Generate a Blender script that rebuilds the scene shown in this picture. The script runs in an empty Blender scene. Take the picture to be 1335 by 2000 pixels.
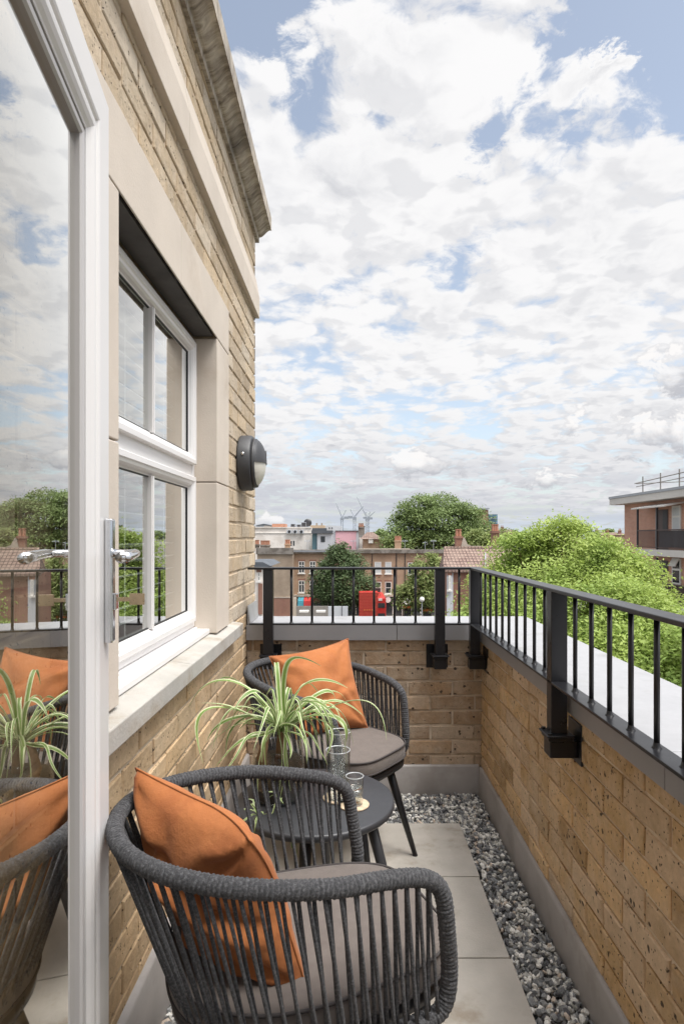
import bpy, math, random
import numpy as np
from mathutils import Vector, noise as mnoise
R = math.radians
PI = math.pi
random.seed(7)
rng = np.random.default_rng(7)
S = bpy.context.scene
COL = S.collection

# ------------------------------------------------------------------ camera
CH = 1.28                                   # eye height above the paving
cam_d = bpy.data.cameras.new('camera')
cam = bpy.data.objects.new('camera', cam_d); COL.objects.link(cam)
cam.location = (0, 0, CH); cam.rotation_euler = (R(90), 0, 0)
cam_d.sensor_fit = 'HORIZONTAL'; cam_d.sensor_width = 36; cam_d.lens = 36*1200/1335
cam_d.shift_x = -14.5/1335; cam_d.shift_y = 48/1335
cam_d.clip_start = 0.02; cam_d.clip_end = 6000
S.camera = cam

# ------------------------------------------------------------------ view
S.view_settings.view_transform = 'Standard'
S.view_settings.look = 'None'
S.view_settings.gamma = 1
S.view_settings.exposure = 0.50
S.cycles.max_bounces = 10
S.cycles.transparent_max_bounces = 24
S.cycles.caustics_reflective = False
S.cycles.caustics_refractive = False

# ------------------------------------------------------------------ node helpers
class NT:
    def __init__(s, tree): s.t = tree; s.n = tree.nodes; s.l = tree.links
    def new(s, typ, **kw):
        nd = s.n.new(typ)
        for k, v in kw.items(): setattr(nd, k, v)
        return nd
    def put(s, sock, v):
        if isinstance(v, bpy.types.NodeSocket): s.l.new(v, sock)
        elif v is not None: sock.default_value = v
    def math(s, op, a, b=None, c=None, clamp=False):
        nd = s.new('ShaderNodeMath', operation=op); nd.use_clamp = clamp
        s.put(nd.inputs[0], a)
        if b is not None: s.put(nd.inputs[1], b)
        if c is not None: s.put(nd.inputs[2], c)
        return nd.outputs[0]
    def vmath(s, op, a, b=None, out=0):
        nd = s.new('ShaderNodeVectorMath', operation=op)
        s.put(nd.inputs[0], a)
        if b is not None: s.put(nd.inputs[1], b)
        return nd.outputs[out]
    def noise(s, vec, scale, detail=4, rough=.55, dist=0, out=0, dim='3D'):
        nd = s.new('ShaderNodeTexNoise', noise_dimensions=dim)
        if vec is not None: s.l.new(vec, nd.inputs['Vector'])
        nd.inputs['Scale'].default_value = scale; nd.inputs['Detail'].default_value = detail
        nd.inputs['Roughness'].default_value = rough; nd.inputs['Distortion'].default_value = dist
        return nd.outputs[out]
    def voro(s, vec, scale, out='Distance', rnd=1.0, feature='F1'):
        nd = s.new('ShaderNodeTexVoronoi', feature=feature)
        if vec is not None: s.l.new(vec, nd.inputs['Vector'])
        nd.inputs['Scale'].default_value = scale
        nd.inputs['Randomness'].default_value = rnd
        return nd.outputs[out]
    def mapr(s, v, a, b, c=0.0, d=1.0, smooth=False):
        nd = s.new('ShaderNodeMapRange'); nd.clamp = True
        if smooth: nd.interpolation_type = 'SMOOTHSTEP'
        s.put(nd.inputs[0], v)
        for i, x in enumerate((a, b, c, d)): nd.inputs[i+1].default_value = x
        return nd.outputs[0]
    def mix(s, f, a, b, mode='MIX'):
        nd = s.new('ShaderNodeMix', data_type='RGBA', blend_type=mode)
        s.put(nd.inputs[0], f)
        for sock, v in ((nd.inputs[6], a), (nd.inputs[7], b)):
            if isinstance(v, (tuple, list)): sock.default_value = (*v[:3], 1)
            else: s.put(sock, v)
        return nd.outputs[2]
    def scale_vec(s, vec, sc):
        nd = s.new('ShaderNodeMapping'); s.l.new(vec, nd.inputs[0]); nd.inputs['Scale'].default_value = sc
        return nd.outputs[0]

def lin(r, g, b):
    f = lambda c: (c/255)/12.92 if c/255 <= .04045 else (((c/255)+.055)/1.055)**2.4
    return (f(r), f(g), f(b))

# ------------------------------------------------------------------ sun and sky
SUN_EL, SUN_AZ = R(66), R(122)              # azimuth from +Y towards +X
sd = Vector((math.cos(SUN_EL)*math.sin(SUN_AZ), math.cos(SUN_EL)*math.cos(SUN_AZ), math.sin(SUN_EL)))
sun_d = bpy.data.lights.new('sun', 'SUN'); sun_d.energy = 2.3; sun_d.angle = R(28); sun_d.color = (1, .96, .90)
sun = bpy.data.objects.new('sun', sun_d); COL.objects.link(sun)
sun.rotation_euler = sd.to_track_quat('Z', 'Y').to_euler(); sun.location = (30, 0, 60)

SKYO = .17
def pxdir(px, py):                          # where a direction of the sky lands on the cloud plane
    tx = (px-682)/1200; tz = (1048-py)/1200; n = math.sqrt(1+tx*tx+tz*tz)
    return (tx/n/(tz/n+SKYO), 1/n/(tz/n+SKYO))

W = bpy.data.worlds.new('World'); S.world = W; W.use_nodes = True
W.cycles.sampling_method = 'MANUAL'; W.cycles.sample_map_resolution = 512
def build_world():
    t = NT(W.node_tree); W.node_tree.nodes.clear()
    out = t.new('ShaderNodeOutputWorld')
    co = t.new('ShaderNodeTexCoord').outputs['Generated']
    sep = t.new('ShaderNodeSeparateXYZ'); t.l.new(co, sep.inputs[0])
    x, y, z = sep.outputs
    zz = t.math('ADD', t.math('MAXIMUM', z, 0.0), SKYO)
    cb = t.new('ShaderNodeCombineXYZ')
    t.l.new(t.math('DIVIDE', x, zz), cb.inputs[0]); t.l.new(t.math('DIVIDE', y, zz), cb.inputs[1])
    p = cb.outputs[0]
    warp = t.vmath('SCALE', t.vmath('SUBTRACT', t.noise(p, 3.0, 4, .6, out=1), (.5, .5, .5)))
    warp.node.inputs['Scale'].default_value = .16
    pw = t.vmath('ADD', p, warp)
    def field(v):
        cell = t.math('SUBTRACT', 1.0, t.voro(v, 7.5))
        cell2 = t.math('SUBTRACT', 1.0, t.voro(v, 19))
        md = t.noise(v, 5.0, 6, .6)
        return t.math('ADD', t.math('ADD', t.math('MULTIPLY', cell, .26), t.math('MULTIPLY', cell2, .12)), t.math('MULTIPLY', md, .50)), cell
    med, cell = field(pw)
    big = t.noise(p, 1.3, 3, .5)
    fine = t.noise(pw, 26.0, 4, .6)
    dens = t.math('ADD', t.math('ADD', med, t.math('MULTIPLY', big, .30)), t.math('MULTIPLY', fine, .20))
    dens = t.math('ADD', dens, t.mapr(z, .52, .34, 0, .045, True))
    # named gaps and banks of this particular sky: (px, py, radius on the plane, weight)
    rag = t.vmath('SCALE', t.vmath('SUBTRACT', t.noise(pw, 7.0, 7, .68, out=1), (.5, .5, .5)))
    rag.node.inputs['Scale'].default_value = .42
    pr_ = t.vmath('ADD', pw, rag)
    for px, py, r, w in SKYSPOTS:
        c = pxdir(px, py)
        d = t.vmath('DISTANCE', pr_, (c[0], c[1], 0), out='Value')
        dens = t.math('ADD', dens, t.mapr(d, r*1.25, 0, 0, w*.92, True))
    cover = t.mapr(dens, .56, .74, 0, 1, True)
    # light and shade inside the cloud layer: slope of the density towards the sun
    off = t.vmath('ADD', pw, (.035, -.05, 0))
    med2, _c = field(off)
    slope = t.math('SUBTRACT', med, med2)
    lit = t.mapr(slope, -.09, .03, 0, 1, True)
    thick = t.mapr(dens, .70, .95, 0, 1, True)
    grey = t.mapr(t.noise(pw, 3.0, 5, .6), .44, .66, 0, 1, True)
    # thin, far-lying layers low over the horizon are greyer
    low = t.mapr(z, .26, .05, 0, 1, True)
    shade = t.math('ADD', t.math('MULTIPLY', t.math('SUBTRACT', 1.0, lit), .30), t.math('MULTIPLY', t.math('MULTIPLY', grey, thick), .42))
    shade = t.math('ADD', shade, t.math('MULTIPLY', low, .30), clamp=True)
    ccol = t.mix(shade, (.97, .965, .97), (.50, .515, .565))
    # a bank of cumulus heads standing just over the horizon
    az = t.math('DIVIDE', x, t.math('MAXIMUM', y, .05))
    cb2 = t.new('ShaderNodeCombineXYZ'); t.l.new(t.math('MULTIPLY', az, 15), cb2.inputs[0]); t.l.new(t.math('MULTIPLY', z, 26), cb2.inputs[1])
    h = t.noise(cb2.outputs[0], 1.0, 6, .6, .3)
    puffs = None; sh2 = None
    for px, py, rx, ry in CUMULI:
        cx, cz = (px-682)/1200, (1048-py)/1200
        ddx = t.math('DIVIDE', t.math('SUBTRACT', az, cx), rx/1200)
        ddz = t.math('DIVIDE', t.math('SUBTRACT', z, cz*.985), ry/1200)
        ddz2 = t.math('MAXIMUM', ddz, t.math('MULTIPLY', ddz, -1.3))
        dd = t.math('SQRT', t.math('ADD', t.math('MULTIPLY', ddx, ddx), t.math('MULTIPLY', ddz2, ddz2)))
        m = t.math('ADD', t.math('SUBTRACT', .85, dd), t.math('MULTIPLY', t.math('SUBTRACT', h, .5), 4.2))
        m = t.mapr(m, .0, .45, 0, 1, True)
        top = t.mapr(t.math('ADD', ddz, t.math('MULTIPLY', t.math('SUBTRACT', h, .5), 2.2)), -.45, .35, 0, 1, True)
        s_ = t.math('MULTIPLY', m, top)
        puffs = m if puffs is None else t.math('MAXIMUM', puffs, m)
        sh2 = s_ if sh2 is None else t.math('MAXIMUM', sh2, s_)
    front = t.mapr(y, .2, .4, 0, 1)
    puffs = t.math('MULTIPLY', puffs, front)
    pcol = t.mix(sh2, (.52, .53, .575), (1.0, .98, .97))
    ccol = t.mix(t.math('MULTIPLY', puffs, .95), ccol, pcol)
    cover = t.math('MAXIMUM', cover, t.math('MULTIPLY', puffs, .9))
    # pale layered veil towards the horizon
    cb3 = t.new('ShaderNodeCombineXYZ'); t.l.new(t.math('MULTIPLY', az, 1.3), cb3.inputs[0]); t.l.new(t.math('MULTIPLY', z, 16), cb3.inputs[1])
    veil = t.noise(cb3.outputs[0], 1.6, 5, .55, .4)
    vm = t.math('MULTIPLY', t.mapr(z, .16, .04, 0, 1, True), t.mapr(veil, .36, .58, 0, 1, True))
    ccol = t.mix(t.math('MULTIPLY', vm, t.math('SUBTRACT', 1.0, puffs)), ccol, (.60, .62, .68))
    cover = t.math('MAXIMUM', cover, t.math('MULTIPLY', vm, .75))
    # horizon: clear pale blue-white band
    hz = t.math('MULTIPLY', t.mapr(z, .055, .0, 0, 1, True), t.math('SUBTRACT', 1.0, t.math('MULTIPLY', puffs, .6)))
    ccol = t.mix(t.math('MULTIPLY', hz, .7), ccol, (.62, .72, .84))
    cover = t.math('MAXIMUM', cover, t.math('MULTIPLY', hz, .75))
    # glow of the sun behind the cloud
    dt = t.vmath('DOT_PRODUCT', co, tuple(sd), out='Value')
    glow = t.math('POWER', t.math('MAXIMUM', dt, 0.0), 7.0)
    gl = t.math('MULTIPLY_ADD', glow, 3.2, 1.0)
    sky = t.new('ShaderNodeTexSky', sky_type='NISHITA'); sky.sun_disc = False
    sky.sun_elevation = SUN_EL; sky.sun_rotation = SUN_AZ; sky.air_density = 1.0; sky.dust_density = 1.6; sky.ozone_density = 1.2
    hs = t.new('ShaderNodeHueSaturation'); hs.inputs['Saturation'].default_value = .62; hs.inputs['Value'].default_value = 1.0; t.l.new(t.mix(1.0, sky.outputs[0], (.95, .985, .965), 'MULTIPLY'), hs.inputs['Color'])
    b1 = t.new('ShaderNodeBackground'); t.l.new(hs.outputs[0], b1.inputs[0]); b1.inputs[1].default_value = .15
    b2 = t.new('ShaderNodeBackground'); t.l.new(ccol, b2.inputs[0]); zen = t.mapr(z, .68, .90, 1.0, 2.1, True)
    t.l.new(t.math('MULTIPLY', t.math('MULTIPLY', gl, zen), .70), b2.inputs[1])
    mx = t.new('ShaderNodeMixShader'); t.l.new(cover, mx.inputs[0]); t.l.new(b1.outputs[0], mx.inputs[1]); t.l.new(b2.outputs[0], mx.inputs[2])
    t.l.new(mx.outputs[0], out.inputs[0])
SKYSPOTS = [(480, 40, .16, -.26), (500, 90, .10, -.14), (1190, 40, .13, -.24), (1290, 60, .13, -.24), (1330, 200, .12, -.24), (1150, 110, .08, -.16), (950, 215, .11, -.22), (930, 290, .08, -.18), (1040, 180, .07, -.14), (1110, 240, .08, -.16), (800, 250, .07, -.12), (610, 200, .10, -.14), (810, 60, .08, -.14),
            (890, 530, .09, -.12), (1120, 515, .08, -.12), (650, 590, .10, -.10), (760, 800, .35, -.12), (1270, 740, .2, -.12), (980, 640, .07, -.10),
            (700, 330, .35, .10), (620, 450, .4, .10), (1200, 420, .4, .10), (900, 420, .25, .10), (1000, 620, .5, .07), (960, 80, .20, .16), (1180, 180, .06, .16), (1250, 150, .06, .12), (690, 90, .13, .10)]
CUMULI = [(835, 905, 110, 42), (1060, 945, 80, 24), (1115, 855, 36, 46), (1290, 870, 120, 60), (1335, 770, 80, 70), (690, 945, 60, 15), (520, 1018, 36, 24)]
build_world()

# ------------------------------------------------------------------ materials
MATS = {}
def mat(name, col, rough=.6, metal=0, var=.12, vs=6, bump=0, bs=60, spec=.5, col2=None, m2=(.45, .6), ms=3, coat=0, island=0, coords='Object', sheen=0, trans=0, rv=.08):
    m = bpy.data.materials.new(name); m.use_nodes = True; t = NT(m.node_tree)
    b = t.n['Principled BSDF']; co = t.new('ShaderNodeTexCoord').outputs[coords]
    base = t.mix(0.0, col, col)
    if col2 is not None:
        base = t.mix(t.mapr(t.noise(co, ms, 6, .65), m2[0], m2[1], 0, 1, True), col, col2)
    if var:
        f = t.mapr(t.noise(co, vs, 5, .6), .25, .75, 1-var, 1+var)
        base = t.mix(1.0, base, t_rgb(t, f), 'MULTIPLY')
    if island:
        ri = t.new('ShaderNodeNewGeometry').outputs['Random Per Island']
        base = t.mix(1.0, base, t_rgb(t, t.mapr(ri, 0, 1, 1-island, 1+island)), 'MULTIPLY')
    t.l.new(base, b.inputs['Base Color'])
    rr = t.mapr(t.noise(co, vs*2.3, 4, .6), .3, .7, max(rough-rv, .02), min(rough+rv, 1))
    t.l.new(rr, b.inputs['Roughness']); b.inputs['Metallic'].default_value = metal
    b.inputs['Specular IOR Level'].default_value = spec
    if coat: b.inputs['Coat Weight'].default_value = coat; b.inputs['Coat Roughness'].default_value = .12
    if sheen: b.inputs['Sheen Weight'].default_value = sheen; b.inputs['Sheen Roughness'].default_value = .4
    if bump:
        bn = t.new('ShaderNodeBump'); bn.inputs['Strength'].default_value = min(1, bump); bn.inputs['Distance'].default_value = .004*max(1, bump)
        t.l.new(t.noise(co, bs, 5, .65), bn.inputs['Height']); t.l.new(bn.outputs[0], b.inputs['Normal'])
    if trans:
        tr = t.new('ShaderNodeBsdfTranslucent'); t.l.new(base, tr.inputs[0])
        mx = t.new('ShaderNodeMixShader'); mx.inputs[0].default_value = trans
        t.l.new(b.outputs[0], mx.inputs[1]); t.l.new(tr.outputs[0], mx.inputs[2]); t.l.new(mx.outputs[0], t.n['Material Output'].inputs[0])
    MATS[name] = m
    return m
def t_rgb(t, f):
    c = t.new('ShaderNodeCombineXYZ')
    for i in range(3): t.l.new(f, c.inputs[i])
    return c.outputs[0]

def brick_mat(name, c_a, c_b, c_c, pits=.5, stain=(.10, .07, .05), bleach=0.25):
    m = bpy.data.materials.new(name); m.use_nodes = True; t = NT(m.node_tree)
    b = t.n['Principled BSDF']; co = t.new('ShaderNodeTexCoord').outputs['Object']
    ri = t.new('ShaderNodeNewGeometry').outputs['Random Per Island']
    r2 = t.math('FRACT', t.math('MULTIPLY', ri, 37.7))
    base = t.mix(t.mapr(ri, 0, 1), c_a, c_b)
    base = t.mix(t.mapr(r2, .60, .95, 0, .9), base, c_c)
    r3 = t.math('FRACT', t.math('MULTIPLY', ri, 91.3))
    base = t.mix(1.0, base, t_rgb(t, t.mapr(r3, 0, 1, .80, 1.14)), 'MULTIPLY')
    # blotches of paler and redder clay across each face
    base = t.mix(t.mapr(t.noise(co, 9, 6, .7), .42, .72, 0, .75), base, c_c)
    base = t.mix(t.mapr(t.noise(co, 2.2, 4, .6), .50, .78, 0, bleach), base, (.62, .55, .45))
    f = t.mapr(t.noise(co, 34, 5, .7), .25, .75, .80, 1.16)
    base = t.mix(1.0, base, t_rgb(t, f), 'MULTIPLY')
    # burnt pits
    warp = t.vmath('ADD', co, t.vmath('MULTIPLY', t.noise(co, 60, 3, .6, out=1), (.016, .016, .016)))
    v1 = t.voro(warp, 42); sel = t.voro(warp, 42, 'Color')
    ss = t.new('ShaderNodeSeparateXYZ'); t.l.new(sel, ss.inputs[0])
    gate = t.mapr(ss.outputs[0], 1-pits*.45, 1-pits*.45+.03)
    pit = t.math('MULTIPLY', t.mapr(v1, .32, .22), gate)
    v2 = t.voro(warp, 120); sel2 = t.voro(warp, 120, 'Color'); s2 = t.new('ShaderNodeSeparateXYZ'); t.l.new(sel2, s2.inputs[0])
    pit2 = t.math('MULTIPLY', t.mapr(v2, .34, .2), t.mapr(s2.outputs[1], 1-pits*.3, 1-pits*.3+.03))
    allp = t.math('MAXIMUM', pit, pit2)
    base = t.mix(t.math('MULTIPLY', allp, .88), base, (.045, .035, .03))
    t.l.new(base, b.inputs['Base Color']); b.inputs['Roughness'].default_value = .9; b.inputs['Specular IOR Level'].default_value = .25
    hgt = t.math('SUBTRACT', t.math('MULTIPLY', t.noise(co, 55, 6, .7), .9), t.math('MULTIPLY', allp, .9))
    bn = t.new('ShaderNodeBump'); bn.inputs['Strength'].default_value = .9; bn.inputs['Distance'].default_value = .006
    t.l.new(hgt, bn.inputs['Height']); t.l.new(bn.outputs[0], b.inputs['Normal'])
    MATS[name] = m
    return m

def glass_mat(name, tint=(1, 1, 1), ior=1.5, rough=.0, boost=1.0):
    m = bpy.data.materials.new(name); m.use_nodes = True; t = NT(m.node_tree); t.n.clear()
    o = t.new('ShaderNodeOutputMaterial'); geo = t.new('ShaderNodeNewGeometry'); f0 = ((ior-1)/(ior+1))**2
    c_ = t.math('ABSOLUTE', t.vmath('DOT_PRODUCT', geo.outputs['Normal'], geo.outputs['Incoming'], out='Value'))
    fr_ = t.math('MULTIPLY_ADD', t.math('POWER', t.math('SUBTRACT', 1.0, c_, clamp=True), 5.0), 1-f0, f0)
    tr = t.new('ShaderNodeBsdfTransparent'); tr.inputs[0].default_value = (*tint, 1)
    gl = t.new('ShaderNodeBsdfGlossy'); gl.inputs['Roughness'].default_value = rough; gl.inputs[0].default_value = (.97, .97, .95, 1)
    co = t.new('ShaderNodeTexCoord').outputs['Object']
    bn = t.new('ShaderNodeBump'); bn.inputs['Strength'].default_value = .035; bn.inputs['Distance'].default_value = .01
    t.l.new(t.noise(co, 1.6, 1, .4), bn.inputs['Height']); t.l.new(bn.outputs[0], gl.inputs['Normal'])
    mx = t.new('ShaderNodeMixShader'); t.l.new(t.math('MULTIPLY', fr_, boost, clamp=True), mx.inputs[0])
    t.l.new(tr.outputs[0], mx.inputs[1]); t.l.new(gl.outputs[0], mx.inputs[2]); t.l.new(mx.outputs[0], o.inputs[0])
    MATS[name] = m; return m

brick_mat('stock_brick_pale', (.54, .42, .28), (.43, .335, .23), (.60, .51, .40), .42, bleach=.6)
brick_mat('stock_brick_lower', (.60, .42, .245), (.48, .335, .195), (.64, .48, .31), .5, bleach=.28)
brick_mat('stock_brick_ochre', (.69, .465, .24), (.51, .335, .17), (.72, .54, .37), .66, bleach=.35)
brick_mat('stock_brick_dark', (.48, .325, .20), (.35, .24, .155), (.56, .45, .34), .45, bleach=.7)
mat('mortar', (.56, .46, .34), .95, var=.2, vs=14, bump=.6, bs=120, col2=(.44, .34, .23))
mat('mortar_brown', (.66, .55, .43), .95, var=.2, vs=14, bump=.6, bs=120, col2=(.42, .32, .22))
mat('mortar_ochre', (.74, .62, .47), .95, var=.2, vs=14, bump=.6, bs=120, col2=(.46, .30, .16))
mat('cast_stone', (.60, .53, .455), .85, var=.07, vs=5, bump=.25, bs=160, col2=(.50, .42, .34), m2=(.5, .75), ms=2.2)
mat('sill_stone', (.43, .41, .375), .85, var=.14, vs=9, bump=.4, bs=110, col2=(.34, .29, .23), m2=(.48, .72), ms=6)
mat('stained_stone', (.34, .29, .23), .9, var=.3, vs=6, bump=.5, bs=60, col2=(.10, .085, .07), m2=(.42, .62), ms=4)
def rippled():
    m = bpy.data.materials.new('rippled_stone'); m.use_nodes = True; t = NT(m.node_tree); bs = t.n['Principled BSDF']
    co = t.new('ShaderNodeTexCoord').outputs['Object']
    a = t.noise(t.scale_vec(co, (6, 26, 6)), 1.0, 5, .65, .8); b_ = t.noise(co, 2.4, 4, .6); c = t.noise(co, 30, 4, .6)
    base = t.mix(t.mapr(a, .36, .66), (.56, .50, .42), (.20, .165, .13))
    base = t.mix(t.mapr(b_, .50, .68, 0, .75), base, (.085, .075, .065))
    base = t.mix(1.0, base, t_rgb(t, t.mapr(c, .3, .7, .85, 1.15)), 'MULTIPLY')
    t.l.new(base, bs.inputs['Base Color']); bs.inputs['Roughness'].default_value = .9
    bn = t.new('ShaderNodeBump'); bn.inputs['Strength'].default_value = .6; bn.inputs['Distance'].default_value = .006; t.l.new(a, bn.inputs['Height']); t.l.new(bn.outputs[0], bs.inputs['Normal']); MATS['rippled_stone'] = m
rippled()
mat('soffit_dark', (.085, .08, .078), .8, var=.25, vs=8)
mat('white_upvc', (.74, .725, .715), .32, var=.012, vs=3, spec=.5, rv=.01)
mat('gasket_black', (.015, .015, .016), .5, var=.1)
mat('pvc_grey_bead', (.50, .485, .48), .35, var=.01, rv=.01)  # grey plastic of the recessed glazing bead and the pane spacers
mat('chrome', (.72, .73, .75), .12, 1, var=.04, vs=20)
mat('brass_key', (.55, .42, .28), .3, 1, var=.15, vs=40)
mat('black_metal', (.011, .011, .013), .30, var=.08, vs=12, spec=.42, rv=.03)
mat('coping_metal', (.37, .37, .38), .45, .15, var=.06, vs=14, col2=(.29, .285, .28), m2=(.52, .75), ms=5, rv=.05)
mat('coping_face', (.34, .335, .345), .45, .15, var=.05, vs=5, rv=.03)
mat('lead_flashing', (.37, .345, .33), .5, .1, var=.12, vs=7, bump=.25, bs=14, col2=(.31, .285, .265), m2=(.48,.66), ms=5)
mat('paving', (.45, .42, .375), .85, var=.13, vs=7, bump=.3, bs=150, col2=(.30, .255, .20), m2=(.50, .70), ms=3.4)
mat('grout_dark', (.07, .062, .055), .95, var=.2)
mat('seat_fabric', (.150, .126, .112), .95, var=.12, vs=30, bump=.5, bs=900, sheen=.12)
mat('piping', (.05, .043, .042), .9, var=.1)
mat('rope', (.047, .047, .051), .92, var=.40, vs=170, bump=.9, bs=520, col2=(.105, .105, .11), m2=(.45, .62), ms=220, sheen=.08)
mat('orange_velvet', (.40, .140, .043), .88, var=.10, vs=18, bump=1.0, bs=20, col2=(.33, .108, .032), ms=9, sheen=.10)
mat('table_black', (.042, .043, .048), .42, var=.08, vs=8, bump=.05, bs=300, spec=.5)
mat('soil', (.045, .03, .02), .95, var=.5, vs=60, bump=1, bs=120)
mat('bark_brown', (.20, .115, .06), .9, var=.3, vs=20, bump=1, bs=40)
mat('cork', (.62, .48, .33), .85, var=.2, vs=60, bump=.4, bs=150)
mat('lamp_body', (.045, .046, .05), .5, var=.08, vs=10)
mat('lamp_lens', (.66, .64, .57), .35, var=.04, vs=30, bump=.4, bs=120)
mat('plaster', (.62, .60, .57), .9, var=.04)
mat('room_floor', (.24, .16, .10), .6, var=.15)
mat('blind_white', (.88, .88, .86), .5, var=.03)
glass_mat('door_glass', (.74, .74, .70), 1.55, 0, 3.3)
glass_mat('window_glass', (.80, .84, .82), 1.55, 0, 3.5)
glass_mat('thin_glass', (.96, .97, .97), 1.5, 0, 1.1)
mat('asphalt', (.055, .054, .053), .9, var=.2, vs=2)
mat('ground', (.12, .115, .10), .95, var=.3, vs=.2)

def M(n): return MATS[n]

# ------------------------------------------------------------------ mesh helpers
class MB:
    def __init__(s): s.v = []; s.f = []; s.n = 0
    def add(s, v, f):
        s.v.extend([tuple(map(float, q)) for q in v]); s.f.extend([tuple(int(i)+s.n for i in q) for q in f]); s.n += len(v); return s
    def box(s, x0, x1, y0, y1, z0, z1):
        x0, x1 = min(x0, x1), max(x0, x1); y0, y1 = min(y0, y1), max(y0, y1); z0, z1 = min(z0, z1), max(z0, z1)
        v = [(x0,y0,z0),(x1,y0,z0),(x1,y1,z0),(x0,y1,z0),(x0,y0,z1),(x1,y0,z1),(x1,y1,z1),(x0,y1,z1)]
        return s.add(v, [(0,3,2,1),(4,5,6,7),(0,1,5,4),(1,2,6,5),(2,3,7,6),(3,0,4,7)])
    def obox(s, c, ax, ay, az, hx, hy, hz):
        c = Vector(c); ax = Vector(ax).normalized()*hx; ay = Vector(ay).normalized()*hy; az = Vector(az).normalized()*hz
        v = [c+ax*i+ay*j+az*k for k in (-1,1) for i, j in ((-1,-1),(1,-1),(1,1),(-1,1))]
        return s.add(v, [(0,3,2,1),(4,5,6,7),(0,1,5,4),(1,2,6,5),(2,3,7,6),(3,0,4,7)])
    def quad(s, a, b, c, d): return s.add([a, b, c, d], [(0, 1, 2, 3)])
    def tube(s, path, rad, sides=8, closed=False, caps=True, flat=1.0):
        P = np.asarray(path, float); n = len(P)
        r = np.full(n, rad, float) if np.isscalar(rad) else np.asarray(rad, float)
        T = np.gradient(P, axis=0) if not closed else np.roll(P, -1, 0)-np.roll(P, 1, 0)
        T /= np.linalg.norm(T, axis=1)[:, None]+1e-12
        a = np.array([0, 0, 1.]) if abs(T[0][2]) < .9 else np.array([1., 0, 0])
        N = np.cross(T[0], a); N /= np.linalg.norm(N); Ns = [N]
        for i in range(1, n):
            N = Ns[-1]-T[i]*np.dot(Ns[-1], T[i]); N /= np.linalg.norm(N)+1e-12; Ns.append(N)
        Ns = np.array(Ns); Bs = np.cross(T, Ns)
        th = np.linspace(0, 2*PI, sides, endpoint=False)
        V = P[:, None]+r[:, None, None]*(np.cos(th)[None, :, None]*Ns[:, None]+flat*np.sin(th)[None, :, None]*Bs[:, None])
        F = []
        m = n if closed else n-1
        for i in range(m):
            j = (i+1) % n
            for k in range(sides):
                l = (k+1) % sides
                F.append((i*sides+k, i*sides+l, j*sides+l, j*sides+k))
        if caps and not closed:
            F.append(tuple(range(sides))[::-1]); F.append(tuple((n-1)*sides+k for k in range(sides)))
        return s.add(V.reshape(-1, 3), F)
    def lathe(s, prof, c=(0, 0, 0), seg=40, axis='z'):
        n = len(prof); V = []
        for k in range(seg):
            a = 2*PI*k/seg
            for r, h in prof:
                if axis == 'z': V.append((c[0]+r*math.cos(a), c[1]+r*math.sin(a), c[2]+h))
                elif axis == 'x': V.append((c[0]+h, c[1]+r*math.cos(a), c[2]+r*math.sin(a)))
                else: V.append((c[0]+r*math.cos(a), c[1]+h, c[2]+r*math.sin(a)))
        F = []
        for k in range(seg):
            l = (k+1) % seg
            for i in range(n-1): F.append((k*n+i, l*n+i, l*n+i+1, k*n+i+1))
        return s.add(V, F)
    def extrude(s, prof, f0, f1):           # closed profile of 2-D points, f(p)->3-D at the two ends
        n = len(prof); V = [f0(p) for p in prof]+[f1(p) for p in prof]
        F = [(i, (i+1) % n, n+(i+1) % n, n+i) for i in range(n)]
        F.append(tuple(range(n))[::-1]); F.append(tuple(range(n, 2*n)))
        return s.add(V, F)
    def ring(s, O, u, v, nrm, Wd, Ht, prof):  # mitred rectangular frame: profile of (inset, height)
        O, u, v, nrm = map(Vector, (O, u, v, nrm)); V = []
        for ins, h in prof:
            for a, b in ((ins, ins), (Wd-ins, ins), (Wd-ins, Ht-ins), (ins, Ht-ins)):
                V.append(O+u*a+v*b+nrm*h)
        F = []
        for i in range(len(prof)-1):
            for k in range(4):
                l = (k+1) % 4; F.append((i*4+k, i*4+l, (i+1)*4+l, (i+1)*4+k))
        return s.add(V, F)
    def build(s, name, m, parent=None, smooth=False, bevel=0, bseg=2, auto=None):
        off = Vector(parent['_base']) if parent is not None and '_base' in parent else Vector((0, 0, 0))
        me = bpy.data.meshes.new(name)
        V = [(a-off.x, b-off.y, c-off.z) for a, b, c in s.v]
        me.from_pydata(V, [], s.f); me.update()
        me.materials.append(M(m) if isinstance(m, str) else m)
        if smooth: me.polygons.foreach_set('use_smooth', [True]*len(me.polygons))
        o = bpy.data.objects.new(name, me); COL.objects.link(o)
        if parent is not None:
            o.parent = parent; o['_base'] = tuple(off)
        if bevel:
            b = o.modifiers.new('bevel', 'BEVEL'); b.width = bevel; b.segments = bseg; b.limit_method = 'ANGLE'; b.angle_limit = R(40)
            b.harden_normals = False
        return o

def tag(o, label=None, cat=None, group=None, kind=None):
    if label: o['label'] = label
    if cat: o['category'] = cat
    if group: o['group'] = group
    if kind: o['kind'] = kind
    return o
def thing(name, label, cat, base, group=None, kind=None):
    o = bpy.data.objects.new(name, None); COL.objects.link(o); o.empty_display_size = .1
    o.location = base; o['_base'] = tuple(base)
    return tag(o, label, cat, group, kind)
def child_of(o, p): o.parent = p; return o
def P(px, py, Y): return ((px-682)/1200*Y, Y, CH-(py-1048)/1200*Y)
def PX(px, Y): return (px-682)/1200*Y
def PZ(py, Y): return CH-(py-1048)/1200*Y

def copy_tree(o, parent=None):
    c = o.copy(); COL.objects.link(c)
    if parent is not None: c.parent = parent
    for ch in list(o.children): copy_tree(ch, c)
    return c

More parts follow.
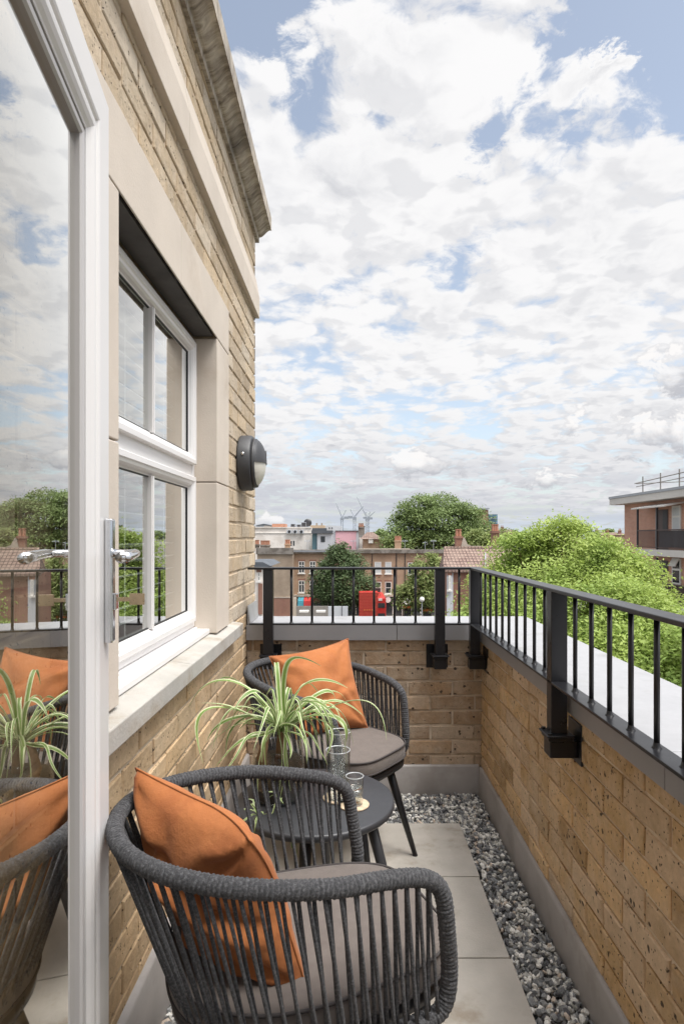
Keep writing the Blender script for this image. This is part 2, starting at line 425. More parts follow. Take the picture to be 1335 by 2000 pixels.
# brick courses as real bricks: f(u, v, d) -> point, d = how proud of the mortar
def bricks(mb, f, u0, u1, v0, v1, holes=(), L=.225, Hc=.075, j=.010, proud=.004, off=0.0, wob=.0012, seed=1):
    rd = random.Random(seed); nrow = int(math.ceil((v1-v0)/Hc))
    for r in range(nrow):
        a = v0+r*Hc+j/2; b = min(v0+(r+1)*Hc-j/2, v1)
        if b-a < .01: continue
        vc = (a+b)/2; u = u0-L+(off+(L/2 if r % 2 else 0)) % L
        while u < u1:
            s0, s1 = max(u+j/2, u0), min(u+L-j/2, u1)
            u += L
            segs = [(s0, s1)]
            for (hu0, hu1, hv0, hv1) in holes:
                if hv0 < vc < hv1:
                    ns = []
                    for p, q in segs:
                        if hu0 > p: ns.append((p, min(q, hu0)))
                        if hu1 < q: ns.append((max(p, hu1), q))
                    segs = ns
            for p, q in segs:
                if q-p < .012: continue
                pr = proud+rd.uniform(-.0012, .0022); e = .0035
                w = lambda: rd.uniform(-wob, wob)
                pts = []
                for uu, vv, dd in ((p,a,-.002),(q,a,-.002),(q,b,-.002),(p,b,-.002)): pts.append(f(uu, vv, dd))
                fr = [(p+w(),a+w()),(q+w(),a+w()),(q+w(),b+w()),(p+w(),b+w())]
                for uu, vv in fr: pts.append(f(uu, vv, pr-.0025))
                cx, cy = (p+q)/2, (a+b)/2
                for uu, vv in fr: pts.append(f(uu+(e if uu < cx else -e), vv+(e if vv < cy else -e), pr+w()*.6))
                mb.add(pts, [(0,1,5,4),(1,2,6,5),(2,3,7,6),(3,0,4,7),(4,5,9,8),(5,6,10,9),(6,7,11,10),(7,4,8,11),(8,9,10,11)])

# ================================================================== THE BALCONY'S OWN BUILDING
XW = -.52                                    # face of the building wall
YE = 3.39                                    # its far corner
GZ = -10.2                                   # street level
bld = thing('brick_building', 'yellow brick building with stone window surround and moulded cornice rising beside the balcony', 'building', (XW, YE, 0))
WY0, WY1, WZ0, WZ1 = 1.362, 2.372, .905, 2.047          # window opening
mb = MB()
SO = (1.13, 2.604, .87, 2.236)                # outside of the stone surround
fw = lambda u, v, d: (XW-.006+d, u, v)
mb.box(XW-.30, XW-.006, -3.2, WY0-.02, -.12, 3.0); mb.box(XW-.30, XW-.006, WY1+.02, YE-.006, -.12, 3.0)
mb.box(XW-.30, XW-.006, WY0-.02, WY1+.02, -.12, WZ0-.02); mb.box(XW-.30, XW-.006, WY0-.02, WY1+.02, WZ1+.02, 3.0)
mb.build('mortar_joints', 'mortar', bld)
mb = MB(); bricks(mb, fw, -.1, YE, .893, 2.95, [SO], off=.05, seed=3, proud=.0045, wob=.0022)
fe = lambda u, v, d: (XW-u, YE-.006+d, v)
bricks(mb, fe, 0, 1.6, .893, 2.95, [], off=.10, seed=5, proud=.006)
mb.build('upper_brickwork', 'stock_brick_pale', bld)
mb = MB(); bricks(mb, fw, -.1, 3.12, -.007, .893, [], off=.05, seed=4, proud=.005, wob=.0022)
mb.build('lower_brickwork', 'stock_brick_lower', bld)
mb = MB(); mb.box(-9, XW-.30, YE-.3, YE-.006, -10.3, 3.0); mb.box(-9, XW-.306, -3.2, -3.0, -.12, 3.0); mb.box(-9, XW-.31, -3.0, YE-.31, 2.86, 3.0)
mb.box(-9, -8.8, -3.0, YE-.31, -.12, 2.85)
mb.build('side_wall', 'plaster', bld)
mb = MB(); mb.box(-8.79, XW-.31, -2.99, YE-.31, -.12, -.05); mb.build('room_floor', 'room_floor', bld)
mb = MB(); mb.box(-9, .955, -6, 3.385, GZ, -.125); mb.build('lower_storeys', 'stock_brick_dark', bld)
# inner room behind the window
mb = MB(); mb.box(-3.6, -3.5, -2.9, 3.0, -.05, 2.85); mb.box(-3.5, XW-.31, 2.85, 3.0, -.05, 2.85)
mb.build('room_partition', 'plaster', bld)
# stone surround: jambs with bed joints, lintel with a vertical joint
mb = MB(); g = .0018; xf = XW+.010; xb = -.60
for y0, y1 in ((1.13, WY0), (WY1, 2.604)):
    zj = [.905, 1.49, WZ1]
    mb = MB()
    for a, b in zip(zj[:-1], zj[1:]): mb.box(xb, xf, y0, y1, a+g, b-g)
    mb.build('stone_jamb', 'cast_stone', bld, bevel=.003)
mb = MB(); mb.box(xb+.085, xf, 1.13, 1.868-g, WZ1+g, 2.236); mb.box(xb+.085, xf, 1.868+g, 2.604, WZ1+g, 2.236)
mb.build('lintel', 'cast_stone', bld, bevel=.003)
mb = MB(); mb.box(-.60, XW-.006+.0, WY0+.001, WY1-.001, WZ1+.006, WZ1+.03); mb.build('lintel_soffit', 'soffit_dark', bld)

# sill in two stones, weathered top
mb = MB()
sp = [(-.475, .843), (-.475, .893), (-.60, .912), (-.60, .843)]
for y0, y1 in ((1.135, 1.861), (1.865, 2.75)):
    mb.extrude(sp, lambda p, y=y0: (p[0], y, p[1]), lambda p, y=y1: (p[0], y, p[1]))
mb.build('window_sill', 'sill_stone', bld, bevel=.003)
# string course: vertical band with weathered chamfer
mb = MB(); zs = 2.49
sp = [(XW-.05, zs), (XW+.022, zs), (XW+.022, zs+.115), (XW+.004, zs+.215), (XW-.05, zs+.215)]
ys = [-1.5, .72, 1.92, 3.12, YE+.022]
for a, b in zip(ys[:-1], ys[1:]):
    mb.extrude(sp, lambda p, y=a+g: (p[0], y, p[1]), lambda p, y=b-g: (p[0], y, p[1]))
mb.build('string_course', 'cast_stone', bld, bevel=.002)
# cornice: bed mould, cyma, fascia
def cyma(x0, z0, x1, z1, n=9):
    out = []
    for i in range(n+1):
        t = i/n; out.append((x0+(x1-x0)*t, z0+(z1-z0)*(.5-.5*math.cos(PI*t))))
    return out
zc = 2.93
prof = [(XW-.10, zc)]+[(XW+.014, zc), (XW+.014, zc+.028)]+cyma(XW+.018, zc+.030, XW+.078, zc+.070)+[(-.437, zc+.066), (-.437, zc+.14), (XW-.10, zc+.17)]
mb = MB(); ys = [-1.5, .25, 1.05, 1.85, 2.65, YE+.062]
for a, b in zip(ys[:-1], ys[1:]):
    mb.extrude(prof, lambda p, y=a+g: (p[0], y, p[1]), lambda p, y=b-g: (p[0], y, p[1]))
cn = mb.build('cornice', 'rippled_stone', bld)

# ---- the window: fixed frame, top light and bottom sash, glazing bars
NX = (1, 0, 0); UY = (0, 1, 0); UZ = (0, 0, 1)
wf = MB(); WX = -.600
prof = [(0, -.06), (0, .0), (.004, .004), (.026, .004), (.030, .001), (.030, -.055)]
wf.ring((WX, WY0+.002, .932), UY, UZ, NX, WY1-WY0-.004, 1.108, prof)
wf.box(WX-.05, WX+.0005, WY0+.03, WY1-.03, 1.503, 1.556)
win = wf.build('window', 'white_upvc', bld, bevel=.0015)
mb = MB(); mb.box(WX-.01, -.538, WY0+.001, WY1-.001, .906, .925); mb.box(WX-.01, -.586, WY0+.001, WY1-.001, .925, .9315)
mb.build('window_board', 'white_upvc', win, bevel=.003)
def sash(z0, z1, x, name):
    m = MB(); pr = [(0, -.04), (0, .012), (.003, .016), (.018, .016), (.022, .012), (.030, .010), (.036, .004), (.040, -.004), (.044, -.006)]
    m.ring((x, WY0+.026, z0), UY, UZ, NX, WY1-WY0-.052, z1-z0, pr)
    yc = (WY0+WY1)/2
    m.box(x-.020, x+.003, yc-.011, yc+.011, z0+.043, z1-.043); m.box(x-.018, x+.006, yc-.006, yc+.006, z0+.043, z1-.043)
    s_ = m.build(name, 'white_upvc', win, smooth=False)
    m = MB(); m.ring((x, WY0+.026, z0), UY, UZ, NX, WY1-WY0-.052, z1-z0, [(.0435, -.0058), (.047, -.0062), (.047, -.012)])
    m.build('gasket', 'gasket_black', win)
    m = MB(); m.quad((x-.010, WY0+.07, z0+.044), (x-.010, WY1-.07, z0+.044), (x-.010, WY1-.07, z1-.044), (x-.010, WY0+.07, z1-.044))
    m.build('pane', 'window_glass', win)
    for ya in (WY0+.072, WY1-.085):
        m = MB(); m.box(x-.05, x-.012, ya, ya+.013, z0+.03, z1-.03); m.build('glazing_spacer', 'pvc_grey_bead', win)
sash(.957, 1.507, WX, 'lower_sash'); sash(1.552, 2.018, WX+.002, 'upper_sash')
# venetian blind behind the lower sash
bl = MB()
for k in range(22):
    z = .97+k*.047
    bl.obox((-.69, (WY0+WY1)/2, z), UY, (1, 0, .25), (0, 0, 1), .47, .022, .0022)
for yy in (1.50, 1.82, 2.2): bl.box(-.667, -.665, yy, yy+.006, .95, 2.03)
bl.build('venetian_blind', 'blind_white', win)

# ---- round bulkhead lamp
lc = (XW+.0, 2.95, 1.632)
lamp = thing('wall_lamp', 'round black bulkhead lamp with half-shaded frosted lens on the brick wall', 'lamp', lc)
mb = MB(); mb.lathe([(0, .001), (.128, .001), (.132, .006), (.132, .050), (.127, .060), (.118, .063), (.105, .064), (0, .064)], lc, 56, 'x'); mb.build('lamp_base', 'lamp_body', lamp, smooth=True).modifiers.new('es', 'EDGE_SPLIT').split_angle = R(35)
dome = [(.112*math.cos(a), .062+.056*math.sin(a)) for a in np.linspace(0, PI/2, 12)]
def half(dm, lo, hi, seg=28, grow=0):
    m = MB(); V = []; n = len(dm)
    for k in range(seg+1):
        a = lo+(hi-lo)*k/seg
        for r, h in dm: V.append((lc[0]+h+grow, lc[1]+(r+grow)*math.cos(a), lc[2]+(r+grow)*math.sin(a)))
    F = [(k*n+i, (k+1)*n+i, (k+1)*n+i+1, k*n+i+1) for k in range(seg) for i in range(n-1)]
    return m.add(V, F)
half(dome, 0, 2*PI, 48).build('lamp_lens', 'lamp_lens', lamp, smooth=True)
half(dome, -.05, PI+.05, 28, .004).build('lamp_visor', 'lamp_body', lamp, smooth=True)
mb = MB(); mb.lathe([(.108, .060), (.118, .066), (.116, .078), (.106, .080)], lc, 56, 'x'); mb.box(lc[0]+.06, lc[0]+.122, lc[1]-.004, lc[1]+.004, lc[2]+.01, lc[2]+.06)
mb.build('lens_ring', 'lamp_body', lamp, smooth=True)
for sg in (-1, 1):
    m = MB(); m.lathe([(0, .004), (.006, .003), (.007, 0)], (lc[0]+.030, lc[1]-.1315*1.0, lc[2]+sg*.0+.030), 12, 'y') if sg < 0 else m.lathe([(0, .066), (.006, .065), (.007, .062)], (lc[0], lc[1], lc[2]-.118), 12, 'x')
    if sg < 0: m.v = [(a, 2*(lc[1]-.1315)-b, c) for a, b, c in m.v]
    m.build('screw', 'chrome', lamp, smooth=True)

# ================================================================== PARAPETS, COPING, FLASHING
YB, XR = 3.12, .672                          # inner faces of the two parapets
zb = .772
par = thing('parapet_wall', 'low ochre brick parapet running along the right side of the balcony under the railing', 'wall', (XR, 1.5, 0))
fr = lambda u, v, d: (XR+.003-d, u, v)
mb = MB(); mb.box(XR+.003, .955, -.3, 3.384, -.12, zb); mb.build('mortar_joints', 'mortar_ochre', par)
mb = MB(); bricks(mb, fr, -.3, 3.12, -.053, zb, off=.12, seed=11, proud=.0065, wob=.0028); mb.build('brickwork', 'stock_brick_ochre', par)
mb = MB()
for a, b in ((-.3, 1.262), (1.265, 3.0965)):
    mb.box(.655, .975, a, b, zb, .838)
cp = mb.build('coping', 'coping_metal', par, bevel=.003)
mb = MB()
for a, b in ((-.3, 1.262), (1.265, 3.08)):
    mb.box(.648, .6545, a, b, .758, .834)
mb.build('coping_fascia', 'coping_face', par)
mb = MB(); n = 60; V = []; rd = random.Random(5)
for i in range(n+1):
    y = -.3+3.40*i/n
    V += [(.650+mnoise.noise(Vector((y*4, 0, 0)))*.002, y, -.04), (.652+mnoise.noise(Vector((y*6, 3, 0)))*.004, y, .112), (.658+mnoise.noise(Vector((y*9, 5, 0)))*.004, y, .121+mnoise.noise(Vector((y*5, 9, 0)))*.003), (.669, y, .118)]
mb.add(V, [(i*4+k, i*4+k+1, (i+1)*4+k+1, (i+1)*4+k) for i in range(n) for k in range(3)])
mb.build('flashing', 'lead_flashing', par, smooth=True)

bp = thing('parapet_wall', 'low brown brick parapet closing the far end of the balcony behind the rear chair', 'wall', (.07, YB, 0))
fb = lambda u, v, d: (u, YB+.003-d, v)
mb = MB(); mb.box(XW-.0, XR+.002, YB+.003, 3.384, -.12, zb); mb.build('mortar_joints', 'mortar_brown', bp)
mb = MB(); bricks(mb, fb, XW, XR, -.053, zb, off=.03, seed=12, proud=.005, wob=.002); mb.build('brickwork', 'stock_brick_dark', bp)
mb = MB()
for a, b in ((XW+.001, .2375), (.2405, .655)):
    mb.box(a, b, 3.10, 3.41, zb, .838)
mb.box(.655, .975, 3.10, 3.41, zb, .8378)
mb.build('coping', 'coping_metal', bp, bevel=.003)
mb = MB()
for a, b in ((XW+.001, .2375), (.2405, .648)):
    mb.box(a, b, 3.093, 3.0995, .758, .834)
mb.build('coping_fascia', 'coping_face', bp)
mb = MB(); mb.add([(XW+.006, 3.095, .84), (XW+.006, 3.385, .84), (XW+.006, 3.385, .93), (XW+.006, 3.095, .93), (XW+.02, 3.095, .84), (XW+.02, 3.385, .84), (XW+.009, 3.385, .93), (XW+.009, 3.095, .93)], [(0,1,2,3),(4,7,6,5),(0,3,7,4),(3,2,6,7)])
mb.build('coping_upstand', 'coping_metal', bp)
mb = MB(); V = []; n = 40
for i in range(n+1):
    x = XW+.02+(.653-XW-.02)*i/n
    V += [(x, YB-.022+mnoise.noise(Vector((x*5, 1, 0)))*.003, -.04), (x, YB-.018+mnoise.noise(Vector((x*6, 4, 0)))*.005, .115), (x, YB-.012, .124+mnoise.noise(Vector((x*6, 2, 0)))*.002), (x, YB-.001, .124)]
mb.add(V, [(i*4+k, (i+1)*4+k, (i+1)*4+k+1, i*4+k+1) for i in range(n) for k in range(3)])
mb.build('flashing', 'lead_flashing', bp, smooth=True)
# flashing along the building wall (part of the building)
mb = MB(); V = []; n = 50
for i in range(n+1):
    y = .2+(3.10-.2)*i/n
    V += [(-.499+mnoise.noise(Vector((y*4, 7, 0)))*.003, y, -.04), (-.503+mnoise.noise(Vector((y*6, 8, 0)))*.003, y, .176), (-.508, y, .184+mnoise.noise(Vector((y*6, 2, 0)))*.003), (-.5225, y, .186)]
mb.add(V, [(i*4+k, i*4+k+1, (i+1)*4+k+1, (i+1)*4+k) for i in range(n) for k in range(3)])
mb.build('flashing', 'lead_flashing', bld, smooth=True)

# ---- railing
rail = thing('railing', 'black painted metal balcony railing with flat handrail and slim round bars along the parapet', 'railing', (.615, 3.02, .7))
zt = 1.118; RX = .615; RY = 3.022
mb = MB()
pr = [(-.026, 0), (.026, 0), (.026, .010), (-.026, .010)]
mb.add([(-.497, RY-.024, zt), (-.497, RY+.026, zt), (RX+.026, RY+.026, zt), (RX+.026, -.25, zt), (RX-.026, -.25, zt), (RX-.026, RY-.024, zt)]+
       [(-.497, RY-.024, zt+.011), (-.497, RY+.026, zt+.011), (RX+.026, RY+.026, zt+.011), (RX+.026, -.25, zt+.011), (RX-.026, -.25, zt+.011), (RX-.026, RY-.024, zt+.011)],
       [(0,1,2,5),(5,2,3,4),(11,8,7,6),(10,9,8,11),(0,6,7,1),(1,7,8,2),(2,8,9,3),(3,9,10,4),(4,10,11,5),(5,11,6,0)])
mb.build('handrail', 'black_metal', rail, bevel=.002)
mb = MB(); mb.box(-.49, RX-.0255, RY-.015, RY+.015, .846, .854); mb.box(RX-.024, RX+.024, -.25, RY-.022, .846, .854)
mb.build('bottom_rail', 'black_metal', rail, bevel=.0015)
posts = [(-.398, RY, 0), (.4435, RY, 0), (RX, RY-.0, 1), (RX, 1.822, 1), (RX, .62, 1)]
for x, y, side in posts:
    mb = MB(); mb.box(x-.024, x+.024, y-.021, y+.021, .700, zt-.0005); mb.build('post', 'black_metal', rail, bevel=.002)
    mb = MB()
    if side:
        mb.box(x-.042, x+.040, y-.042, y+.042, .694, .7005); mb.box(x-.036, x+.040, y-.036, y+.036, .682, .6935)
        mb.box(x-.030, XR-.006, y-.030, y+.030, .632, .6815); mb.box(XR-.0058, XR+.0, y-.055, y+.055, .615, .735)
    else:
        mb.box(x-.042, x+.042, y-.042, y+.042, .694, .7005); mb.box(x-.036, x+.036, y-.036, y+.040, .682, .6935)
        mb.box(x-.030, x+.030, y-.030, YB-.006, .632, .6815); mb.box(x-.055, x+.055, YB-.0058, YB+.0, .615, .735)
    br = mb.build('bracket', 'black_metal', rail, bevel=.003)
    for sg in (-1, 1):
        m = MB()
        if side: m.lathe([(0, .706), (.007, .706), (.0075, .7006)], (x-.030*1.0, y+sg*.032, 0), 6)
        else: m.lathe([(0, .706), (.007, .706), (.0075, .7006)], (x+sg*.032, y-.032, 0), 6)
        m.build('bolt', 'black_metal', br)
def baluster(x, y):
    m = MB(); m.tube([(x, y, .8535), (x, y, zt+.0005)], .0060, 12)
    m.lathe([(.0058, .012), (.0075, .004), (.0105, 0)], (x, y, .8542), 12)
    m.build('baluster', 'black_metal', rail, smooth=True)
for px in (568.6, 609, 649.5, 690, 730, 770, 811, 896): baluster(PX(px, RY), RY)
for y in (2.895, 2.802, 2.70, 2.592, 2.489, 2.386, 2.278, 2.167, 2.058, 1.948, 1.686, 1.573, 1.463, 1.352, 1.238, 1.133, 1.02, .91, .80): baluster(RX+.004, y)

# ================================================================== FLOOR
mb = MB(); mb.box(-.52, .67, -3.0, 3.12, -.12, -.052); tag(mb.build('floor', 'grout_dark'), kind='structure')
mb = MB(); js = [2.745, 2.312, 1.866, 1.42, .975, .53, .085]
for k, (a, b) in enumerate(zip(js[1:], js[:-1])):
    mb.box(-.405, .491-(.004 if k % 2 else 0), a+.0028, b-.0028, -.045, 0)
tag(mb.build('paving', 'paving', bevel=.0022), kind='structure')

# gravel: rounded chippings in the drainage strips
def gravel():
    import bmesh
    bm = bmesh.new(); bmesh.ops.create_icosphere(bm, subdivisions=1, radius=1); bm.verts.ensure_lookup_table()
    bv = np.array([v.co for v in bm.verts]); bf = np.array([[v.index for v in f.verts] for f in bm.faces]); bm.free()
    zones = [(.495, .648, 1.2, 3.09, 4300), (-.5, .60, 2.752, 3.09, 5200), (-.498, -.41, .9, 2.75, 2300)]
    VV = []; FF = []; o = 0
    for x0, x1, y0, y1, n in zones:
        for _ in range(n):
            r = rng.uniform(.0058, .0105)*(1.25 if rng.random() < .12 else 1)
            c = np.array([rng.uniform(x0+.004, x1-.004), rng.uniform(y0+.004, y1-.004), -.047+abs(rng.normal(0, .5))*.0+rng.uniform(0, .034)])
            s = np.array([r*rng.uniform(.9, 1.6), r*rng.uniform(.8, 1.15), r*rng.uniform(.55, .95)])
            q = rng.normal(size=(3, 3)); Q, _r = np.linalg.qr(q)
            v = bv*(1+rng.normal(0, .13, (len(bv), 1)))*s
            VV.append(v@Q.T+c); FF.append(bf+o); o += len(bv)
    V = np.vstack(VV); F = np.vstack(FF)
    me = bpy.data.meshes.new('gravel'); me.from_pydata(V.tolist(), [], F.tolist()); me.update()
    me.polygons.foreach_set('use_smooth', [False]*len(me.polygons))
    m = bpy.data.materials.new('gravel_stone'); m.use_nodes = True; t = NT(m.node_tree); b = t.n['Principled BSDF']
    ri = t.new('ShaderNodeNewGeometry').outputs['Random Per Island']; cr = t.new('ShaderNodeValToRGB'); t.l.new(ri, cr.inputs[0])
    e = cr.color_ramp; e.interpolation = 'CONSTANT'; e.elements[0].color = (.10, .10, .105, 1); e.elements[1].position = .16; e.elements[1].color = (.20, .205, .21, 1)
    for p_, c_ in ((.38, (.27, .275, .275)), (.56, (.42, .41, .38)), (.68, (.66, .64, .59)), (.79, (.84, .82, .77)), (.95, (.60, .50, .41))):
        q = e.elements.new(p_); q.color = (*c_, 1)
    co = t.new('ShaderNodeTexCoord').outputs['Object']
    base = t.mix(1.0, cr.outputs[0], t_rgb(t, t.mapr(t.noise(co, 120, 4, .6), .3, .7, .78, 1.2)), 'MULTIPLY')
    t.l.new(base, b.inputs['Base Color']); b.inputs['Roughness'].default_value = .75
    me.materials.append(m)
    ob = bpy.data.objects.new('gravel', me); COL.objects.link(ob)
    tag(ob, 'grey and white stone chippings filling the drainage strip around the paving', 'gravel', kind='stuff')
gravel()

# ================================================================== DOOR LEAF
E0 = Vector((-.469, 1.2, 0)); du = Vector((.1513, -.9885, 0)).normalized(); dn = Vector((.9885, .1513, 0)).normalized(); dz = Vector((0, 0, 1))
DW, DH, DZ = .93, 2.076, .042
door = thing('glazed_door', 'white framed balcony door standing open with a tall glass pane and chrome lever handle', 'door', tuple(E0+du*DW))
O = E0+dz*DZ
mb = MB()
pf = [(0, -.062), (0, -.003), (.003, 0), (.072, 0), (.076, -.002), (.079, -.006), (.085, -.006), (.088, -.003), (.095, -.001), (.103, -.002), (.110, -.006), (.116, -.011), (.120, -.013), (.120, -.022)]
mb.ring(O, du, dz, dn, DW, DH, pf)
pb = [(0, -.062), (.095, -.062), (.120, -.050), (.120, -.022)]
mb.ring(O, du, dz, dn, DW, DH, [(a, h) for a, h in pb])
df = mb.build('door_frame', 'white_upvc', door)
mb = MB(); mb.ring(O, du, dz, dn, DW, DH, [(.1195, -.0125), (.1195, -.016), (.131, -.016), (.131, -.012)]); mb.build('gasket', 'gasket_black', door)
mb = MB(); mb.ring(O, du, dz, dn, DW, DH, [(.1312, -.018), (.1312, -.0125), (.133, -.0105), (.140, -.012), (.144, -.016), (.144, -.03)]); mb.build('glazing_bead', 'pvc_grey_bead', door)
mb = MB(); q = [O+du*a+dz*b+dn*(-.024) for a, b in ((.14, .14), (DW-.14, .14), (DW-.14, DH-.14), (.14, DH-.14))]
mb.quad(*q); mb.build('glass_pane', 'door_glass', door)
# handles on both faces: long plate, neck, lever
def handle(sign, base_h):
    zc_ = 1.196; N = dn*sign
    c = E0+du*.030+dn*base_h; c.z = zc_
    m = MB()
    m.obox(c+N*.008, du, N, dz, .0125, .008, .118)
    pl = m.build('handle_plate', 'chrome', door, bevel=.004, bseg=3)
    m = MB(); h0 = c+dz*.052
    path = [h0+N*.014, h0+N*.030, h0+N*.046, h0+N*.053+du*.006, h0+N*.056+du*.016, h0+N*.056+du*.045-dz*.001, h0+N*.056+du*.085-dz*.003, h0+N*.055+du*.118-dz*.005]
    m.tube([tuple(p_) for p_ in path], [.0105, .0095, .0095, .010, .011, .0115, .0125, .0125], 16, flat=.8)
    m.build('lever', 'chrome', pl, smooth=True)
    m = MB(); m.obox(c-dz*.040+N*.019, du, N, dz, .008, .003, .016); m.build('lock_cylinder', 'chrome', pl, bevel=.002)
    return c, N, pl
c_, N_, pl_ = handle(1, 0.0)
handle(-1, -.062)
mb = MB(); k0 = c_-dz*.036
mb.obox(k0+N_*.032, N_, du, dz, .014, .0012, .004); mb.obox(k0+N_*.058, N_, du, dz, .014, .0013, .011); mb.build('key', 'brass_key', pl_, bevel=.001)
# doorway wall behind the camera, with its frame
dwall = thing('doorway_wall', 'brick end wall with the doorway the camera looks out from', 'wall', (.6, .1, 0))
mb = MB(); mb.box(.56, .672, -.30, .16, -.05, 3.0); mb.box(-.52, .56, -.30, .16, 2.26, 3.0); mb.box(.673, 1.2, -.32, -.302, -.12, 3.0); mb.build('brickwork', 'plaster', dwall)
mb = MB(); mb.box(.50, .559, .06, .13, .0, 2.25); mb.box(-.50, -.43, .06, .15, .0, 2.25); mb.box(-.43, .50, .06, .13, 2.18, 2.25); mb.build('door_lining', 'white_upvc', dwall, bevel=.003)

# ================================================================== FURNITURE
def resample(Pp, step):
    Pp = np.asarray(Pp, float); d = np.r_[0, np.cumsum(np.linalg.norm(np.diff(Pp, axis=0), axis=1))]
    n = max(2, int(d[-1]/step)); s_ = np.linspace(0, d[-1], n)
    return np.c_[[np.interp(s_, d, Pp[:, k]) for k in range(3)]].T
def smooth_path(Pp, it=6, closed=False):
    Pp = np.asarray(Pp, float).copy()
    for _ in range(it):
        if closed: Pp = .25*np.roll(Pp, 1, 0)+.5*Pp+.25*np.roll(Pp, -1, 0)
        else: Pp[1:-1] = .25*Pp[:-2]+.5*Pp[1:-1]+.25*Pp[2:]
    return Pp
def ucurve(w, wa, d, e, ha, hb, n, k, m=90):
    t = np.linspace(-PI/2, PI/2, m); x = -d*np.abs(np.cos(t))**(2/n); y = w*np.sign(t)*np.abs(np.sin(t))**(2/n)
    xs = np.linspace(e, 0, 24)[:-1]
    Lf = np.c_[xs, -(wa+(w-wa)*(1-xs/e))]; Rt = Lf[::-1]*[1, -1]
    Q = np.vstack([Lf, np.c_[x, y], Rt]); s_ = np.clip((e-Q[:, 0])/(e+d), 0, 1)
    return np.c_[Q, ha+(hb-ha)*s_**k]
def make_chair():
    root = thing('rope_chair', 'dark grey rope tub chair nearest the camera, turned away and holding a crumpled orange cushion', 'chair', (0, 0, 0), 'rope chairs at the round table')
    top = ucurve(.277, .240, .353, .201, .633, .723, 2.145, .536)
    low = ucurve(.243, .228, .225, .215, .372, .372, 2.3, 1)
    top = resample(top, .012); low = resample(low, .012)
    # posts join the top rail to the seat frame
    def post(a, b):
        return np.array([a+[.010, 0, -.005], a+[.019, 0, -.022], a+[.024, 0, -.06], b+[.026, 0, .09], b+[.024, 0, .04], b+[.013, 0, .008]])
    loop = np.vstack([top, post(top[-1], low[-1]), low[::-1], post(top[0], low[0])[::-1]])
    loop = resample(np.vstack([loop, loop[:1]]), .006)[:-1]; loop = smooth_path(loop, 14, True)
    loop = resample(np.vstack([loop, loop[:1]]), .00155)[:-1]
    i = np.arange(len(loop)); rr = .0152+.0018*np.abs(np.sin(i*.00155/.0082*PI))+.0004*np.sin(i*.71)
    mb = MB(); mb.tube(loop, rr, 12, closed=True); mb.build('wrapped_frame', 'rope', root, smooth=True)
    # ropes strung from the rail to the seat frame, in slightly crossing pairs
    dT = np.r_[0, np.cumsum(np.linalg.norm(np.diff(top, axis=0), axis=1))]; dT /= dT[-1]
    dL = np.r_[0, np.cumsum(np.linalg.norm(np.diff(low, axis=0), axis=1))]; dL /= dL[-1]
    at = lambda A, d_, s_: np.array([np.interp(s_, d_, A[:, k]) for k in range(3)])
    mb = MB(); rd = random.Random(3); NR = 52
    for k in range(NR):
        s0 = .014+(.972)*k/(NR-1)
        for j, dd in enumerate((-.0052, .0052)):
            a = at(top, dT, min(max(s0+dd*(.55+.3*rd.random()), 0), 1)); b = at(low, dL, min(max(s0-dd*.6+rd.uniform(-.001, .001), 0), 1))
            out = np.array([a[0]+.05, a[1], 0]); out /= np.linalg.norm(out)
            a = a-[0, 0, .012]+out*(.006 if j else -.004); b = b+[0, 0, .008]+out*(.012 if j else .0)
            pts = np.array([a*(1-t)+b*t for t in np.linspace(0, 1, 7)])
            mb.tube(pts, .0038+rd.uniform(-.0003, .0003), 6)
    mb.build('rope_strands', 'rope', root, smooth=True)
    # seat: tray under the cushion
    def plan(sc, inset=0):
        a = np.linspace(0, 2*PI, 72, endpoint=False); pts = []
        for q in a:
            c, s_ = math.cos(q), math.sin(q)
            rx = .305 if c > 0 else .262; n = 4.2 if c > 0 else 2.3
            x = .005+(rx-inset)*math.copysign(abs(c)**(2/n), c)*sc
            hw = .226-.032*max(0, (x-.02)/.3)
            y = (hw-inset)*math.copysign(abs(s_)**(2/n), s_)*sc
            pts.append((x, y))
        return pts
    def stack(layers):
        m = MB(); V = []; n = 72
        for z, ins in layers:
            for x, y in plan(1, ins): V.append((x, y, z))
        F = [(i*n+k, i*n+(k+1) % n, (i+1)*n+(k+1) % n, (i+1)*n+k) for i in range(len(layers)-1) for k in range(n)]
        F.append(tuple(range(n))[::-1])
        o = len(V); zc2 = layers[-1][0]
        for j in range(1, 6):
            for x, y in plan(1-j/6, layers[-1][1]): V.append((x, y, zc2+.010*(1-(1-j/6)**2)+.0018*mnoise.noise(Vector((x*14, y*14, 0)))))
        V.append((.005, 0, zc2+.010))
        b = (len(layers)-1)*n
        for j in range(5):
            for k in range(n): F.append((b+j*n+k, b+j*n+(k+1) % n, b+(j+1)*n+(k+1) % n, b+(j+1)*n+k))
        for k in range(n): F.append((b+5*n+k, b+5*n+(k+1) % n, len(V)-1))
        return m.add(V, F)
    stack([(.366, .012), (.366, .006), (.385, .004), (.393, .010)]).build('seat_frame', 'black_metal', root, smooth=True)
    cu = stack([(.395, .012), (.397, .004), (.408, .001), (.428, 0), (.446, .002), (.455, .008), (.459, .018)]).build('seat_cushion', 'seat_fabric', root, smooth=True)
    for z in (.404, .452):
        m = MB(); m.tube([(x, y, z) for x, y in plan(1, .0005)], .0034, 6, closed=True); m.build('piping', 'piping', cu, smooth=True)
